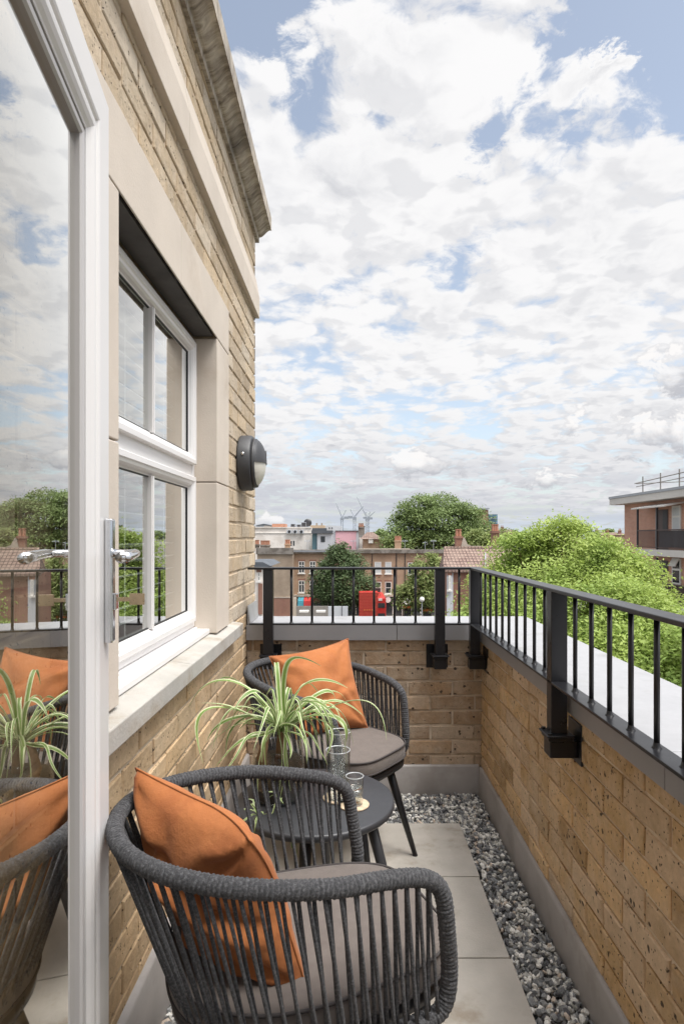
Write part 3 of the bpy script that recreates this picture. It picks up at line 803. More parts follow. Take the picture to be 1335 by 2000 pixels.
    for sx, ax, ay, fx, fy in ((1, .225, .105, .325, .158), (-1, -.13, .12, -.235, .19)):
        for sy in (1, -1):
            m = MB(); m.tube([(ax, ay*sy, .372), ((ax*.5+fx*.5), (ay+fy)/2*sy, .186), (fx, fy*sy, .004)], [.0185, .0145, .0095], 12)
            lg = m.build('leg', 'black_metal', root, smooth=True)
            m = MB(); m.tube([(fx, fy*sy, .006), (fx+.001, fy*sy, 0)], [.0100, .0100], 10); m.build('foot_cap', 'gasket_black', lg)
    return root
chair = make_chair()
chair2 = copy_tree(chair)
chair.location = (-.117, 1.296, 0); chair.rotation_euler = (0, 0, .380)
chair2.location = (-.093, 2.526, 0); chair2.rotation_euler = (0, 0, -.629)
chair2['label'] = 'dark grey rope tub chair in the far corner, beyond the table'

def pillow(name, label, A, B, C, D, th, seed, pinch=.10, fold=.0, crease=1.0, folds=()):
    # A top-left, B top-right, C bottom-right, D bottom-left corner
    A, B, C, D = map(Vector, (A, B, C, D)); n = 46; V = []; F = []
    nr = ((B-A).cross(D-A)).normalized(); rd = Vector((seed*7.3, seed*1.7, 0))
    for side in (1, -1):
        for i in range(n+1):
            for j in range(n+1):
                u, v = i/n, j/n; U, W_ = 2*u-1, 2*v-1
                # edges curve inwards between the corners
                uu = .5+(U*(1-pinch*(1-W_*W_)))/2; vv = .5+(W_*(1-pinch*(1-U*U)))/2
                p = A*(1-uu)*(1-vv)+B*uu*(1-vv)+C*uu*vv+D*(1-uu)*vv
                pf_ = (max(0, (1-U**2))*max(0, (1-W_**2)))**.42
                h = th*pf_*(.55 if side == 1 and fold else 1)
                q = Vector((uu*2.6, vv*2.6, side*2.0))+rd
                # creases run out from the corners; broad dents in the middle
                w = mnoise.fractal(q, 1, 2.0, 3)*.11*crease
                for ci, (cu_, cv_) in enumerate(((0, 0), (1, 0), (1, 1), (0, 1))):
                    dx_, dy_ = u-cu_, v-cv_; dist = math.hypot(dx_, dy_)+1e-6
                    an = math.atan2(abs(dy_), abs(dx_))
                    w += math.sin(an*(7+ci*1.7)+seed+ci*2.1+side+2.5*mnoise.noise(q*1.4))*math.exp(-dist*3.0)*.30*crease
                for a0, b0, wd, am in folds:
                    dl = (v-(a0+b0*u+.10*mnoise.noise(Vector((u*3, seed, side)))))/wd
                    w -= am*math.exp(-dl*dl)*min(1, 5*u*(1-u)+.25); w += am*.6*math.exp(-(dl-1.9)**2)
                h = h*(1+w)
                p = p+nr*h*side+Vector((0, 0, -fold*pf_*.3))
                if fold:
                    # the near top corner slumps forwards
                    k_ = max(0, u-.55)/.45*max(0, .5-v)/.5
                    p += nr*(-fold)*k_*k_
                V.append(p)
    m1 = (n+1)*(n+1)
    for s_ in (0, 1):
        for i in range(n):
            for j in range(n):
                a, b, c, d = i*(n+1)+j, (i+1)*(n+1)+j, (i+1)*(n+1)+j+1, i*(n+1)+j+1
                F.append((a, b, c, d) if s_ == 0 else (a+m1, d+m1, c+m1, b+m1))
    c0 = (A+B+C+D)/4
    root = thing(name, label, 'cushion', (c0.x, c0.y, c0.z), 'orange cushions on the rope chairs')
    mb = MB(); mb.add(V, F); o = mb.build('cover', 'orange_velvet', root, smooth=True)
    o.modifiers.new('w', 'WELD').merge_threshold = .0004
    # seam cord around the edge
    e = [V[i*(n+1)] for i in range(n+1)]+[V[n*(n+1)+j] for j in range(1, n+1)]+[V[i*(n+1)+n] for i in range(n-1, -1, -1)]+[V[j] for j in range(n-1, 0, -1)]
    mb = MB(); mb.tube([tuple(p) for p in e], .0022, 6, closed=True); mb.build('seam', 'orange_velvet', root, smooth=True)
    return root
pillow('cushion', 'crumpled orange cushion leaning in the nearest rope chair', (-.452, 1.300, .790), (-.150, 1.095, .765), (-.082, 1.140, .452), (-.33, 1.33, .455), .098, 3, .06, .04, 1.0, ((.12, .42, .05, .26), (.62, .22, .06, .16)))
pillow('cushion', 'smooth orange cushion propped in the far corner rope chair', (-.340, 2.60, .772), (-.006, 2.76, .822), (.078, 2.63, .462), (-.21, 2.46, .462), .078, 9, .09, 0, .7, ((.75, -.25, .05, .12),))

# ---- round table
TC = (-.108, 1.95)
table = thing('round_table', 'small round black side table carrying the plant and the glasses', 'table', (TC[0], TC[1], 0))
mb = MB(); mb.lathe([(0, .424), (.236, .424), (.246, .428), (.250, .434), (.250, .444), (.2475, .449), (.243, .4505), (0, .4505)], (TC[0], TC[1], 0), 96)
o = mb.build('tabletop', 'table_black', table, smooth=True); o.modifiers.new('es', 'EDGE_SPLIT').split_angle = R(50)
mb = MB(); mb.lathe([(0, .408), (.15, .408), (.15, .4235)], (TC[0], TC[1], 0), 40); mb.build('mounting_plate', 'black_metal', table)
for k in range(4):
    a = R(-6+90*k); ca, sa = math.cos(a), math.sin(a)
    mb = MB(); mb.tube([(TC[0]+.165*ca, TC[1]+.165*sa, .424), (TC[0]+.275*ca, TC[1]+.275*sa, 0.002)], [.019, .012], 14); mb.build('leg', 'table_black', table, smooth=True)

# ---- glasses and coasters
def tumbler(x, y, z, r, h, water, label, name='drinking_glass'):
    root = thing(name, label, 'glass', (x, y, z), 'glasses on the round table'); c = (x, y, z)
    th = .0016
    mb = MB(); mb.lathe([(0, .0003), (r*.90, .0003), (r*.93, .003), (r, h-.001), (r-th*.5, h), (r-th, h-.001), (r*.93-th, .009), (r*.6, .007), (0, .007)], c, 48); mb.build('glass_wall', 'thin_glass', root, smooth=True)
    if water:
        rw = r*(.93+.07*water/h)-th-.0004
        mb = MB(); mb.lathe([(0, .0085), (r*.93-th-.0004, .0095), (rw, water), (rw*.9, water-.0006), (0, water-.0006)], c, 48); mb.build('water', 'water_clear', root, smooth=True)
    mb = MB(); mb.lathe([(r-.0018, h-.0012), (r+.0006, h-.0010), (r+.0004, h+.0012), (r-.0016, h+.0010), (r-.0018, h-.0012)], c, 48); mb.build('rim', 'rim_glass', root, smooth=True)
glass_mat('water_clear', (.86, .89, .89), 1.5, 0, 2.2)
mat('rim_glass', (.50, .52, .53), .12, var=.02, spec=.8)
def coaster(x, y, label):
    m = MB(); m.lathe([(0, .4510), (.047, .4510), (.048, .4525), (.048, .4548), (.047, .4558), (0, .4558)], (x, y, 0), 48)
    o = m.build('coaster', 'cork', None, smooth=False); tag(o, label, 'coaster', 'cork coasters on the table')
coaster(.013, 1.895, 'round pale coaster under the short water tumbler')
coaster(-.036, 1.945, 'round pale coaster under the tall bright-rimmed glass')
tumbler(.016, 1.893, .4562, .0275, .086, .050, 'short tumbler half filled with water at the right')
tumbler(-.036, 1.94, .4562, .038, .150, 0, 'tall wide glass with a bright rim standing left of the tumbler')
tumbler(-.034, 2.09, .4510, .037, .165, 0, 'tall empty glass farthest back on the table')

# ---- spider plant in a glass pot
mleaf = bpy.data.materials.new('spider_leaf'); mleaf.use_nodes = True; t = NT(mleaf.node_tree); b = t.n['Principled BSDF']
at_ = t.new('ShaderNodeAttribute', attribute_name='cross'); f = at_.outputs['Fac']
ri = t.new('ShaderNodeNewGeometry').outputs['Random Per Island']; co = t.new('ShaderNodeTexCoord').outputs['Object']
gcol = t.mix(ri, (.145, .26, .055), (.26, .38, .10)); wcol = t.mix(ri, (.72, .74, .48), (.60, .66, .40))
mk = t.mapr(t.math('ADD', t.math('ABSOLUTE', f), t.math('MULTIPLY', t.math('SUBTRACT', t.noise(co, 40, 3), .5), .35)), .50, .60)
t.l.new(t.mix(mk, gcol, wcol), b.inputs['Base Color']); b.inputs['Roughness'].default_value = .42
tr = t.new('ShaderNodeBsdfTranslucent'); t.l.new(t.mix(mk, gcol, wcol), tr.inputs[0]); mx = t.new('ShaderNodeMixShader'); mx.inputs[0].default_value = .3
t.l.new(b.outputs[0], mx.inputs[1]); t.l.new(tr.outputs[0], mx.inputs[2]); t.l.new(mx.outputs[0], t.n['Material Output'].inputs[0]); MATS['spider_leaf'] = mleaf
PC = (-.225, 1.95)
plant = thing('spider_plant', 'striped green and cream spider plant arching out of a glass pot', 'plant', (PC[0], PC[1], .451))
mb = MB(); r = .080
mb.lathe([(0, .4515), (.060, .4515), (.072, .458), (.082, .500), (.080, .560), (.074, .615), (.0755, .618), (.077, .614), (.083, .560), (.0850, .500), (.075, .456), (.062, .4512)], (PC[0], PC[1], 0), 56); mb.build('glass_pot', 'thin_glass', plant, smooth=True)
mb = MB(); mb.lathe([(0, .4535), (.058, .4535), (.069, .460), (.079, .500), (.0775, .560), (.074, .575), (.06, .583), (0, .588)], (PC[0], PC[1], 0), 56); mb.build('soil', 'soil', plant, smooth=True)
mb = MB(); mb.tube([(PC[0]-.03, PC[1]-.045, .55), (PC[0]-.045, PC[1]-.06, .60), (PC[0]-.030, PC[1]-.050, .668)], [.014, .016, .010], 10); mb.tube([(PC[0]+.01, PC[1]-.02, .55), (PC[0]+.012, PC[1]-.015, .665)], [.02, .014], 10); mb.build('root_stump', 'bark_brown', plant, smooth=True)
def leaves():
    V = []; F = []; A = []
    C0 = np.array([PC[0]+.01, PC[1], .662])
    def leaf(p0, p1, p2, w, n=22):
        ts = np.linspace(0, 1, n); o = len(V)
        wv = rng.normal(0, .008, 3); pts = [(1-t_)**2*p0+2*t_*(1-t_)*p1+t_*t_*p2+wv*math.sin(t_*PI*2.2)*t_ for t_ in ts]; tw = rng.uniform(-1.2, 1.2)
        for i, t_ in enumerate(ts):
            T = 2*(1-t_)*(p1-p0)+2*t_*(p2-p1); T /= np.linalg.norm(T)+1e-9
            sd_ = np.cross(T, [0, 0, 1.]); nn = np.linalg.norm(sd_)
            sd_ = sd_/nn if nn > .05 else np.array([1., 0, 0])
            up = np.cross(sd_, T); ca_, sa_ = math.cos(tw*t_), math.sin(tw*t_); sd_, up = sd_*ca_+up*sa_, up*ca_-sd_*sa_; ww = w*(.55+.45*min(1, t_*4))*(1-max(0, (t_-.45)/.55)**1.7)+.0004
            for a in (-1, -.5, 0, .5, 1):
                V.append(pts[i]+sd_*a*ww+up*abs(a)*ww*.38); A.append(a)
        for i in range(n-1):
            for k in range(4): F.append((o+i*5+k, o+i*5+k+1, o+(i+1)*5+k+1, o+(i+1)*5+k))
    # leaves that can be picked out in the photograph: apex and tip as pixel + depth
    spec = [((560, 1300), (625, 1302), 1.86, 1.80), ((470, 1335), (418, 1338), 2.0, 2.05), ((600, 1335), (680, 1345), 1.9, 1.86), ((690, 1370), (756, 1442), 1.88, 1.82),
            ((630, 1352), (655, 1380), 2.0, 2.05), ((440, 1330), (350, 1425), 1.98, 2.0), ((410, 1385), (395, 1490), 1.86, 1.80), ((470, 1390), (395, 1372), 1.9, 1.88),
            ((640, 1385), (690, 1450), 2.0, 2.08), ((540, 1300), (535, 1325), 2.02, 2.06), ((650, 1400), (672, 1470), 1.84, 1.8), ((500, 1350), (455, 1395), 1.8, 1.74), ((575, 1420), (600, 1490), 1.8, 1.76),
            ((500, 1440), (420, 1490), 1.88, 1.84), ((470, 1400), (398, 1450), 1.92, 1.9), ((520, 1440), (512, 1500), 1.82, 1.78), ((630, 1410), (640, 1480), 1.9, 1.86), ((600, 1365), (655, 1440), 1.86, 1.82)]
    for (ax, ay), (tx, ty), Ya, Yt in spec:
        ap = np.array(P(ax, ay, Ya)); tip = np.array(P(tx, ty, Yt))
        p0 = C0+rng.normal(0, .010, 3); p1 = 2*ap-.5*p0-.5*tip
        leaf(p0, p1, tip, .0078)
    for k in range(46):
        a = rng.uniform(0, 2*PI); L = rng.uniform(.12, .31); rise = rng.uniform(.01, .13)*(1 if rng.random() < .8 else .4)
        d = np.array([math.cos(a), math.sin(a), 0])
        p0 = C0+d*.012+rng.normal(0, .006, 3); ap = p0+d*L*.55+[0, 0, rise]; tip = p0+d*L*rng.uniform(.85, 1.05)+[0, 0, rise-rng.uniform(.02, .16)]
        if tip[0] < -.500: tip[0] = -.495
        leaf(p0, 2*ap-.5*p0-.5*tip, tip, rng.uniform(.0032, .0064))
    # plantlets hanging on a thin runner over the table edge
    for bx, by, bz in ((.0, -.13, .50), (-.06, -.17, .47), (.03, -.17, .40)):
        c = np.array([PC[0]+bx+.02, PC[1]+by, bz]); leaf(C0, C0+[bx, by*.6, .06], c, .0012)
        for k in range(7):
            d = rng.normal(size=3); d /= np.linalg.norm(d); leaf(c, c+d*.03+[0, 0, .02], c+d*.055, .0028, 8)
    me = bpy.data.meshes.new('foliage'); me.from_pydata([(v[0]-PC[0], v[1]-PC[1], v[2]-.451) for v in V], [], F); me.update()
    me.attributes.new('cross', 'FLOAT', 'POINT').data.foreach_set('value', A)
    me.polygons.foreach_set('use_smooth', [True]*len(me.polygons)); me.materials.append(mleaf)
    o = bpy.data.objects.new('foliage', me); COL.objects.link(o); o.parent = plant
leaves()

# ================================================================== BEYOND THE BALCONY
mb = MB(); mb.quad((-3000, -300, GZ), (3000, -300, GZ), (3000, 4500, GZ), (-3000, 4500, GZ)); tag(mb.build('ground', 'ground'), kind='structure')
mb = MB(); mb.box(-120, 120, 70, 85, GZ+.004, GZ+.008); tag(mb.build('road', 'asphalt'), kind='structure')
mb = MB(); mb.box(-120, 120, 85.02, 87.9, GZ-.1, GZ+.13); tag(mb.build('pavement', 'paving'), kind='structure')

def fbrick(name, a, b, c, mortar, sc=1.0, rough=.9):   # coursed brick for far walls
    m = bpy.data.materials.new(name); m.use_nodes = True; t = NT(m.node_tree); bs = t.n['Principled BSDF']
    co = t.new('ShaderNodeTexCoord').outputs['Object']; sp_ = t.new('ShaderNodeSeparateXYZ'); t.l.new(co, sp_.inputs[0])
    cb = t.new('ShaderNodeCombineXYZ'); t.l.new(t.math('ADD', sp_.outputs[0], sp_.outputs[1]), cb.inputs[0]); t.l.new(sp_.outputs[2], cb.inputs[1])
    bt = t.new('ShaderNodeTexBrick'); t.l.new(cb.outputs[0], bt.inputs[0]); bt.inputs['Scale'].default_value = sc
    bt.inputs['Color1'].default_value = (*a, 1); bt.inputs['Color2'].default_value = (*b, 1); bt.inputs['Mortar'].default_value = (*mortar, 1)
    bt.inputs['Brick Width'].default_value = .225; bt.inputs['Row Height'].default_value = .075; bt.inputs['Mortar Size'].default_value = .008; bt.inputs['Bias'].default_value = -.1
    base = t.mix(t.mapr(t.noise(co, .8, 6, .7), .38, .68, 0, .75), bt.outputs[0], c)
    base = t.mix(1.0, base, t_rgb(t, t.mapr(t.noise(co, .35, 5, .6), .3, .7, .78, 1.2)), 'MULTIPLY')
    t.l.new(base, bs.inputs['Base Color']); bs.inputs['Roughness'].default_value = rough; MATS[name] = m
fbrick('terrace_brick', (.42, .265, .165), (.33, .21, .135), (.46, .31, .21), (.40, .33, .26))
fbrick('side_brick', (.34, .25, .18), (.28, .21, .15), (.40, .32, .24), (.35, .29, .23))
fbrick('red_brick', (.52, .25, .17), (.40, .18, .125), (.56, .31, .22), (.58, .50, .43))
fbrick('old_red_brick', (.30, .12, .08), (.24, .10, .07), (.28, .16, .11), (.30, .24, .20))
mat('grey_parapet', (.25, .225, .20), .9, var=.25, vs=.8, col2=(.15, .13, .11), ms=1.2)
mat('render_white', (.84, .78, .72), .9, var=.05, vs=.5, col2=(.70, .64, .58), ms=.4)
mat('render_pink', (.76, .45, .50), .9, var=.05, vs=.5)
mat('render_grey', (.54, .56, .59), .9, var=.08, vs=.6)
mat('slate_dark', (.09, .10, .115), .7, var=.2, vs=.8)
mat('teal_panel', (.13, .24, .28), .6, var=.1)
mat('paint_white', (.76, .74, .70), .5, var=.04)
mat('window_dark', (.035, .04, .045), .15, var=.3, vs=.7, spec=.6)
mat('window_blind', (.58, .60, .60), .5, var=.05)
mat('terracotta', (.40, .20, .13), .85, var=.15, vs=3)
mat('roof_metal', (.36, .38, .41), .5, .3, var=.08, vs=.5)
mat('red_paint', (.50, .035, .03), .4, var=.08, vs=2)
mat('red_slats', (.50, .07, .045), .5, var=.12, vs=3)
mat('teal_paint', (.05, .26, .33), .5, var=.08)
mat('orange_paint', (.62, .17, .04), .6, var=.1)
mat('shop_dark', (.03, .03, .034), .5, var=.2)
mat('crane_steel', (.30, .33, .37), .6, .1, var=.05, vs=.1)
mat('fence_grey', (.26, .24, .22), .9, var=.2, vs=2)
mat('brown_paint', (.075, .05, .045), .5, var=.1)
mat('fascia_cream', (.60, .575, .54), .7, var=.05, vs=1)
mat('beige_render', (.55, .42, .29), .9, var=.08, vs=.5)
mat('blue_glass', (.13, .27, .36), .25, var=.2, vs=.3, spec=.7)
mat('stone_trim', (.46, .40, .33), .9, var=.15, vs=1)

# tiled roof material: rows of pantiles
def tile_mat():
    m = bpy.data.materials.new('pantiles'); m.use_nodes = True; t = NT(m.node_tree); bs = t.n['Principled BSDF']
    co = t.new('ShaderNodeTexCoord').outputs['Object']; sp_ = t.new('ShaderNodeSeparateXYZ'); t.l.new(co, sp_.inputs[0])
    cb = t.new('ShaderNodeCombineXYZ'); t.l.new(sp_.outputs[0], cb.inputs[0]); t.l.new(t.math('MULTIPLY', sp_.outputs[2], 1.3), cb.inputs[1])
    bt = t.new('ShaderNodeTexBrick'); t.l.new(cb.outputs[0], bt.inputs[0]); bt.offset = 0; bt.inputs['Scale'].default_value = 1
    bt.inputs['Color1'].default_value = (.27, .185, .15, 1); bt.inputs['Color2'].default_value = (.21, .14, .115, 1); bt.inputs['Mortar'].default_value = (.07, .04, .035, 1)
    bt.inputs['Brick Width'].default_value = .30; bt.inputs['Row Height'].default_value = .27; bt.inputs['Mortar Size'].default_value = .035; bt.inputs['Mortar Smooth'].default_value = .3
    base = t.mix(t.mapr(t.noise(co, .9, 5, .65), .42, .7, 0, .6), bt.outputs[0], (.34, .26, .21))
    t.l.new(base, bs.inputs['Base Color']); bs.inputs['Roughness'].default_value = .9
    bn = t.new('ShaderNodeBump'); bn.inputs['Distance'].default_value = .05; t.l.new(bt.outputs[1], bn.inputs['Height']); bn.invert = True; t.l.new(bn.outputs[0], bs.inputs['Normal'])
    MATS['pantiles'] = m
tile_mat()

def bx(name, m, parent, px0, px1, py0, py1, Y, dep, bevel=0, pr=0):
    b = MB(); b.box(PX(px0, Y), PX(px1, Y), Y-pr, Y+dep, PZ(py1, Y), PZ(py0, Y)); return b.build(name, m, parent, bevel=bevel)
def house_window(parent, px0, px1, py0, py1, Y, style='casement', label=None):
    x0, x1, z0, z1 = PX(px0, Y), PX(px1, Y), PZ(py1, Y), PZ(py0, Y); f = .09; w = x1-x0
    b = MB(); b.box(x0, x1, Y-.05, Y+.02, z0, z0+f); b.box(x0, x1, Y-.05, Y+.02, z1-f, z1)
    b.box(x0, x0+f, Y-.05, Y+.02, z0+f, z1-f); b.box(x1-f, x1, Y-.05, Y+.02, z0+f, z1-f)
    zm = z0+(z1-z0)*(.66 if style == 'casement' else .5)
    if style != 'blind': b.box(x0+f, x1-f, Y-.045, Y+.02, zm-.04, zm+.04)
    if style == 'casement': b.box((x0+x1)/2-.05, (x0+x1)/2+.05, Y-.047, Y+.02, z0+f, z1-f)
    b.box(x0-.12, x1+.12, Y-.14, Y-.0505, z0-.14, z0-.003)
    o = b.build('window', 'paint_white', parent)
    b = MB(); b.box(x0+f, x1-f, Y-.02, Y+.01, z0+f, z1-f)
    o2 = b.build('pane', 'window_blind' if style == 'blind' else 'window_dark', o)
    if style != 'blind':
        b = MB(); b.box(x0-.10, x1+.10, Y-.012, Y+.004, z1+.004, z1+.26); b.build('brick_arch', 'old_red_brick', o)
    if label: o['label'] = label
def chimney(parent, px0, px1, py0, py1, Y, pots=3, m='terrace_brick', d=.8):
    b = MB(); x0, x1, z0, z1 = PX(px0, Y), PX(px1, Y), PZ(py1, Y), PZ(py0, Y)
    b.box(x0, x1, Y, Y+d, z0, z1-.2); b.box(x0-.08, x1+.08, Y-.08, Y+d+.08, z1-.2, z1)
    o = b.build('chimney', m, parent)
    for k in range(pots):
        xc = x0+(x1-x0)*(k+.5)/pots; b = MB(); b.lathe([(0, 0), (.14, 0), (.12, .5), (.15, .55), (.15, .62), (.10, .62), (.10, .4), (0, .4)], (xc, Y+d/2, z1), 10); b.build('chimney_pot', 'terracotta', o)

# ---- brick terrace across the street
TY = 88
ter = thing('terraced_building', 'long brown brick terrace across the street with white windows above shopfronts', 'building', P(720, 1258, TY))
bx('wall', 'terrace_brick', ter, 573, 868, 1079, 1259, TY, 9)
bx('parapet_band', 'grey_parapet', ter, 571, 868.5, 1073.5, 1080.5, TY, .6, pr=.35)
bx('roof_edge', 'roof_metal', ter, 572, 650, 1075.2, 1077.6, TY, .6, pr=.42)
bx('stone_gutter', 'stone_trim', ter, 700, 800, 1071.5, 1073.3, TY, .7, pr=.3)
for x0, x1 in ((583, 594.5), (604.6, 616), (625.5, 637)):
    house_window(ter, x0, x1, 1096.5, 1119.5, TY); house_window(ter, x0, x1, 1134, 1157.5, TY)
house_window(ter, 731, 744, 1097.5, 1120.5, TY, 'blind'); house_window(ter, 751.7, 764, 1097.5, 1120.5, TY, 'blind')
house_window(ter, 731, 744, 1136.5, 1159.5, TY, 'sash'); house_window(ter, 751.7, 764, 1136.5, 1159.5, TY, 'sash')
house_window(ter, 796, 808.5, 1099, 1122, TY, 'sash'); house_window(ter, 796, 808.5, 1136.5, 1159.5, TY, 'sash'); house_window(ter, 859, 867, 1099, 1118, TY, 'sash')
bx('shop_cornice', 'stone_trim', ter, 573, 868, 1161.5, 1165, TY, .1, pr=.45)
bx('shop_fascia', 'shop_dark', ter, 625, 722, 1165.2, 1174, TY, .05, pr=.30)
bx('shop_fascia', 'shop_dark', ter, 752, 785, 1165.2, 1176, TY, .05, pr=.30, )
bx('shopfront', 'window_dark', ter, 576, 866, 1176.5, 1250, TY, .05, pr=.08)
for px0, px1, m_ in ((583, 594, 'teal_paint'), (594.6, 608, 'red_paint'), (786, 800, 'paint_white')):
    b = MB(); x0, x1 = PX(px0, TY), PX(px1, TY); z1 = PZ(1166, TY); z0 = PZ(1181, TY)
    b.extrude([(TY-.32, z1), (TY-.9, z1-.12), (TY-1.4, z1-.45), (TY-1.6, z0), (TY-.32, z0)], lambda p, x=x0: (x, p[0], p[1]), lambda p, x=x1: (x, p[0], p[1]))
    b.build('shop_awning', m_, ter)
mb = MB(); c = P(757, 1171.5, TY-.36); mb.lathe([(0, -.06), (.42, -.05), (.42, 0)], (c[0], c[1], c[2]), 20, 'y'); mb.build('round_sign', 'paint_white', ter)
chimney(ter, 771, 783, 1055, 1074, TY+2, 4); chimney(ter, 556, 566, 1062, 1073, TY+3, 3)
b = MB(); b.tube([P(829.5, 1074, TY+1), P(829.5, 1057, TY+1)], .04, 5); b.tube([P(825, 1060, TY+1), P(834, 1059, TY+1)], .03, 5); b.build('aerial', 'crane_steel', ter)
bx('downpipe', 'shop_dark', ter, 773, 774.4, 1081, 1160, TY, .02, pr=.14)

for px in (600, 690, 790, 846):
    b = MB(); x_, z_ = PX(px, TY+3), PZ(1074, TY+3); b.tube([(x_, TY+3, z_-1), (x_, TY+3, z_+1.5)], .035, 5)
    for q in range(5): b.tube([(x_-.35+q*.17, TY+3, z_+1.2), (x_-.35+q*.17, TY+3.4, z_+1.45)], .02, 4)
    b.tube([(x_-.45, TY+3, z_+1.3), (x_+.45, TY+3, z_+1.3)], .02, 4); b.build('aerial', 'crane_steel', ter)
for px in (648, 726, 790): bx('downpipe', 'shop_dark', ter, px, px+1.1, 1081, 1161, TY, .02, pr=.13)
for k, px in enumerate(range(640, 866, 18)): bx('shop_window_frame', 'paint_white' if k % 3 else 'stone_trim', ter, px, px+1.3, 1176.6, 1235, TY, .02, pr=.14)
sb = thing('brick_building', 'older brown brick building with a blank wall at the left end of the terrace', 'building', P(540, 1258, TY-2))
bx('wall', 'side_brick', sb, 502, 571.5, 1082, 1259, TY-2, 10)
bx('parapet_band', 'grey_parapet', sb, 500, 572.5, 1070, 1082.5, TY-2, .6, pr=.2)
bx('band_course', 'stone_trim', sb, 502, 571.5, 1166, 1168, TY-2, .1, pr=.12)
bx('red_base', 'old_red_brick', sb, 528, 571, 1168.5, 1259, TY-2, .1, pr=.08)
chimney(sb, 508, 526, 1064, 1070, TY+1, 6, 'grey_parapet'); chimney(sb, 494, 505, 1063, 1071, TY+1, 4, 'grey_parapet')

lh = thing('slate_roofed_house', 'small house with a mossy slate roof at the left, right of the building corner', 'house', P(508, 1230, 55))
mb = MB(); Y = 55
mb.extrude([(PX(480, Y), PZ(1098, Y)), (PX(513, Y), PZ(1098, Y)), (PX(528, Y), PZ(1106, Y)), (PX(503, Y), PZ(1112, Y)), (PX(480, Y), PZ(1112, Y))], lambda p: (p[0], Y, p[1]), lambda p: (p[0], Y+8, p[1])); mb.build('roof', 'slate_dark', lh)
bx('wall', 'render_white', lh, 478, 514, 1112.5, 1258, Y+.3, 7); house_window(lh, 503, 508, 1118, 1135, Y+.3, 'sash')
bx('brick_pier', 'old_red_brick', lh, 504, 512, 1140, 1200, Y+.1, .15)

# ---- buildings behind the terrace
wb = thing('white_building', 'big cream rendered building with rooftop plant behind the terrace', 'building', P(550, 1150, 112)); Y = 112
bx('wall', 'render_white', wb, 470, 609, 1031, 1155, Y, 14); bx('upper_band', 'paint_white', wb, 470, 609, 1040.5, 1041.6, Y, .1, pr=.12)
bx('roof_parapet', 'render_white', wb, 470, 608, 1029.5, 1031, Y, .5, pr=.2)
for k, px in enumerate((565, 576.5, 588.5)):
    c = P(px, 1038.5, Y); b = MB(); b.box(c[0]-.45, c[0]+.45, Y-.5, Y-.13, c[2]-.32, c[2]+.32); o = b.build('air_conditioner', 'render_grey', wb)
    b = MB(); b.lathe([(0, -.03), (.26, -.03), (.26, 0)], (c[0], Y-.502, c[2]), 16, 'y'); b.build('fan', 'shop_dark', o)
for px in (568.5, 573.5):
    bx('window', 'window_dark', wb, px-1.3, px+1.3, 1056.5, 1066, Y, .05, pr=.03)
bx('rooftop_plant', 'terracotta', wb, 531, 556.5, 1023, 1029.4, Y+5, 4); bx('rooftop_plant', 'fence_grey', wb, 515, 531, 1027, 1029.4, Y+6, 4)
for x0, x1, t_ in ((567, 576, 1023), (579, 587, 1024), (588, 598, 1020)):
    o = bx('rooftop_unit', 'roof_metal', wb, x0, x1, t_, 1029.4, Y+4, 2); bx('louvre', 'shop_dark', o, x0+1, x1-1, t_+1, 1028.5, Y+3.9, .1)
c = P(600.5, 1021, Y+4); mb = MB(); mb.lathe([(0, 0), (.5, .1), (.75, .3)], c, 16, 'y'); mb.build('satellite_dish', 'shop_dark', wb)

gb = thing('grey_rendered_house', 'small pale grey rendered block with one square window left of the pink wall', 'house', P(632, 1150, 105)); Y = 105
bx('wall', 'render_grey', gb, 619, 648, 1042, 1155, Y, 8); bx('roof', 'slate_dark', gb, 608, 649, 1036, 1042, Y+.1, 8, pr=.4)
bx('teal_side', 'teal_panel', gb, 609.5, 618.8, 1042.2, 1155, Y+.6, 6)
bx('window_pane', 'window_dark', gb, 626, 634.5, 1047.5, 1058.5, Y, .05, pr=.05); bx('attic', 'slate_dark', gb, 609, 637, 1031.5, 1035.8, Y+3, 3)
bb = thing('beige_building', 'beige flat-topped block peeping over the grey house roof', 'building', P(620, 1150, 135)); Y = 135
bx('wall', 'beige_render', bb, 605, 634, 1026, 1155, Y, 9); bx('pale_wing', 'render_grey', bb, 634.2, 667, 1027, 1155, Y+2, 9)
for px in (618, 628): bx('roof_vent', 'fence_grey', bb, px-1.5, px+1.5, 1021.5, 1025.9, Y+2, 1)
for px in (643, 648): bx('window', 'window_dark', bb, px-1, px+1, 1030, 1033, Y+2, .05, pr=.05)
pk = thing('pink_building', 'flat pink rendered gable wall behind the dark conical tree', 'building', P(675, 1150, 108)); Y = 108
bx('wall', 'render_pink', pk, 655, 695, 1037.5, 1155, Y, 8); bx('edge_strip', 'render_grey', pk, 695.1, 700, 1037.5, 1155, Y+.05, 8); bx('side_strip', 'render_grey', pk, 648.5, 654.9, 1038, 1155, Y+.1, 8)
bx('coping', 'shop_dark', pk, 654, 700.5, 1036.3, 1037.4, Y, 8, pr=.15); bx('window_pane', 'window_dark', pk, 681.5, 685.5, 1067, 1071.5, Y, .05, pr=.05); bx('ledge', 'paint_white', pk, 701, 714, 1050, 1075, Y+.4, 4)
rb_ = thing('hipped_roof_house', 'brown brick house with a low hipped tile roof right of the pink wall', 'house', P(725, 1150, 100)); Y = 100
bx('wall', 'terrace_brick', rb_, 709.5, 745, 1053, 1155, Y, 8)
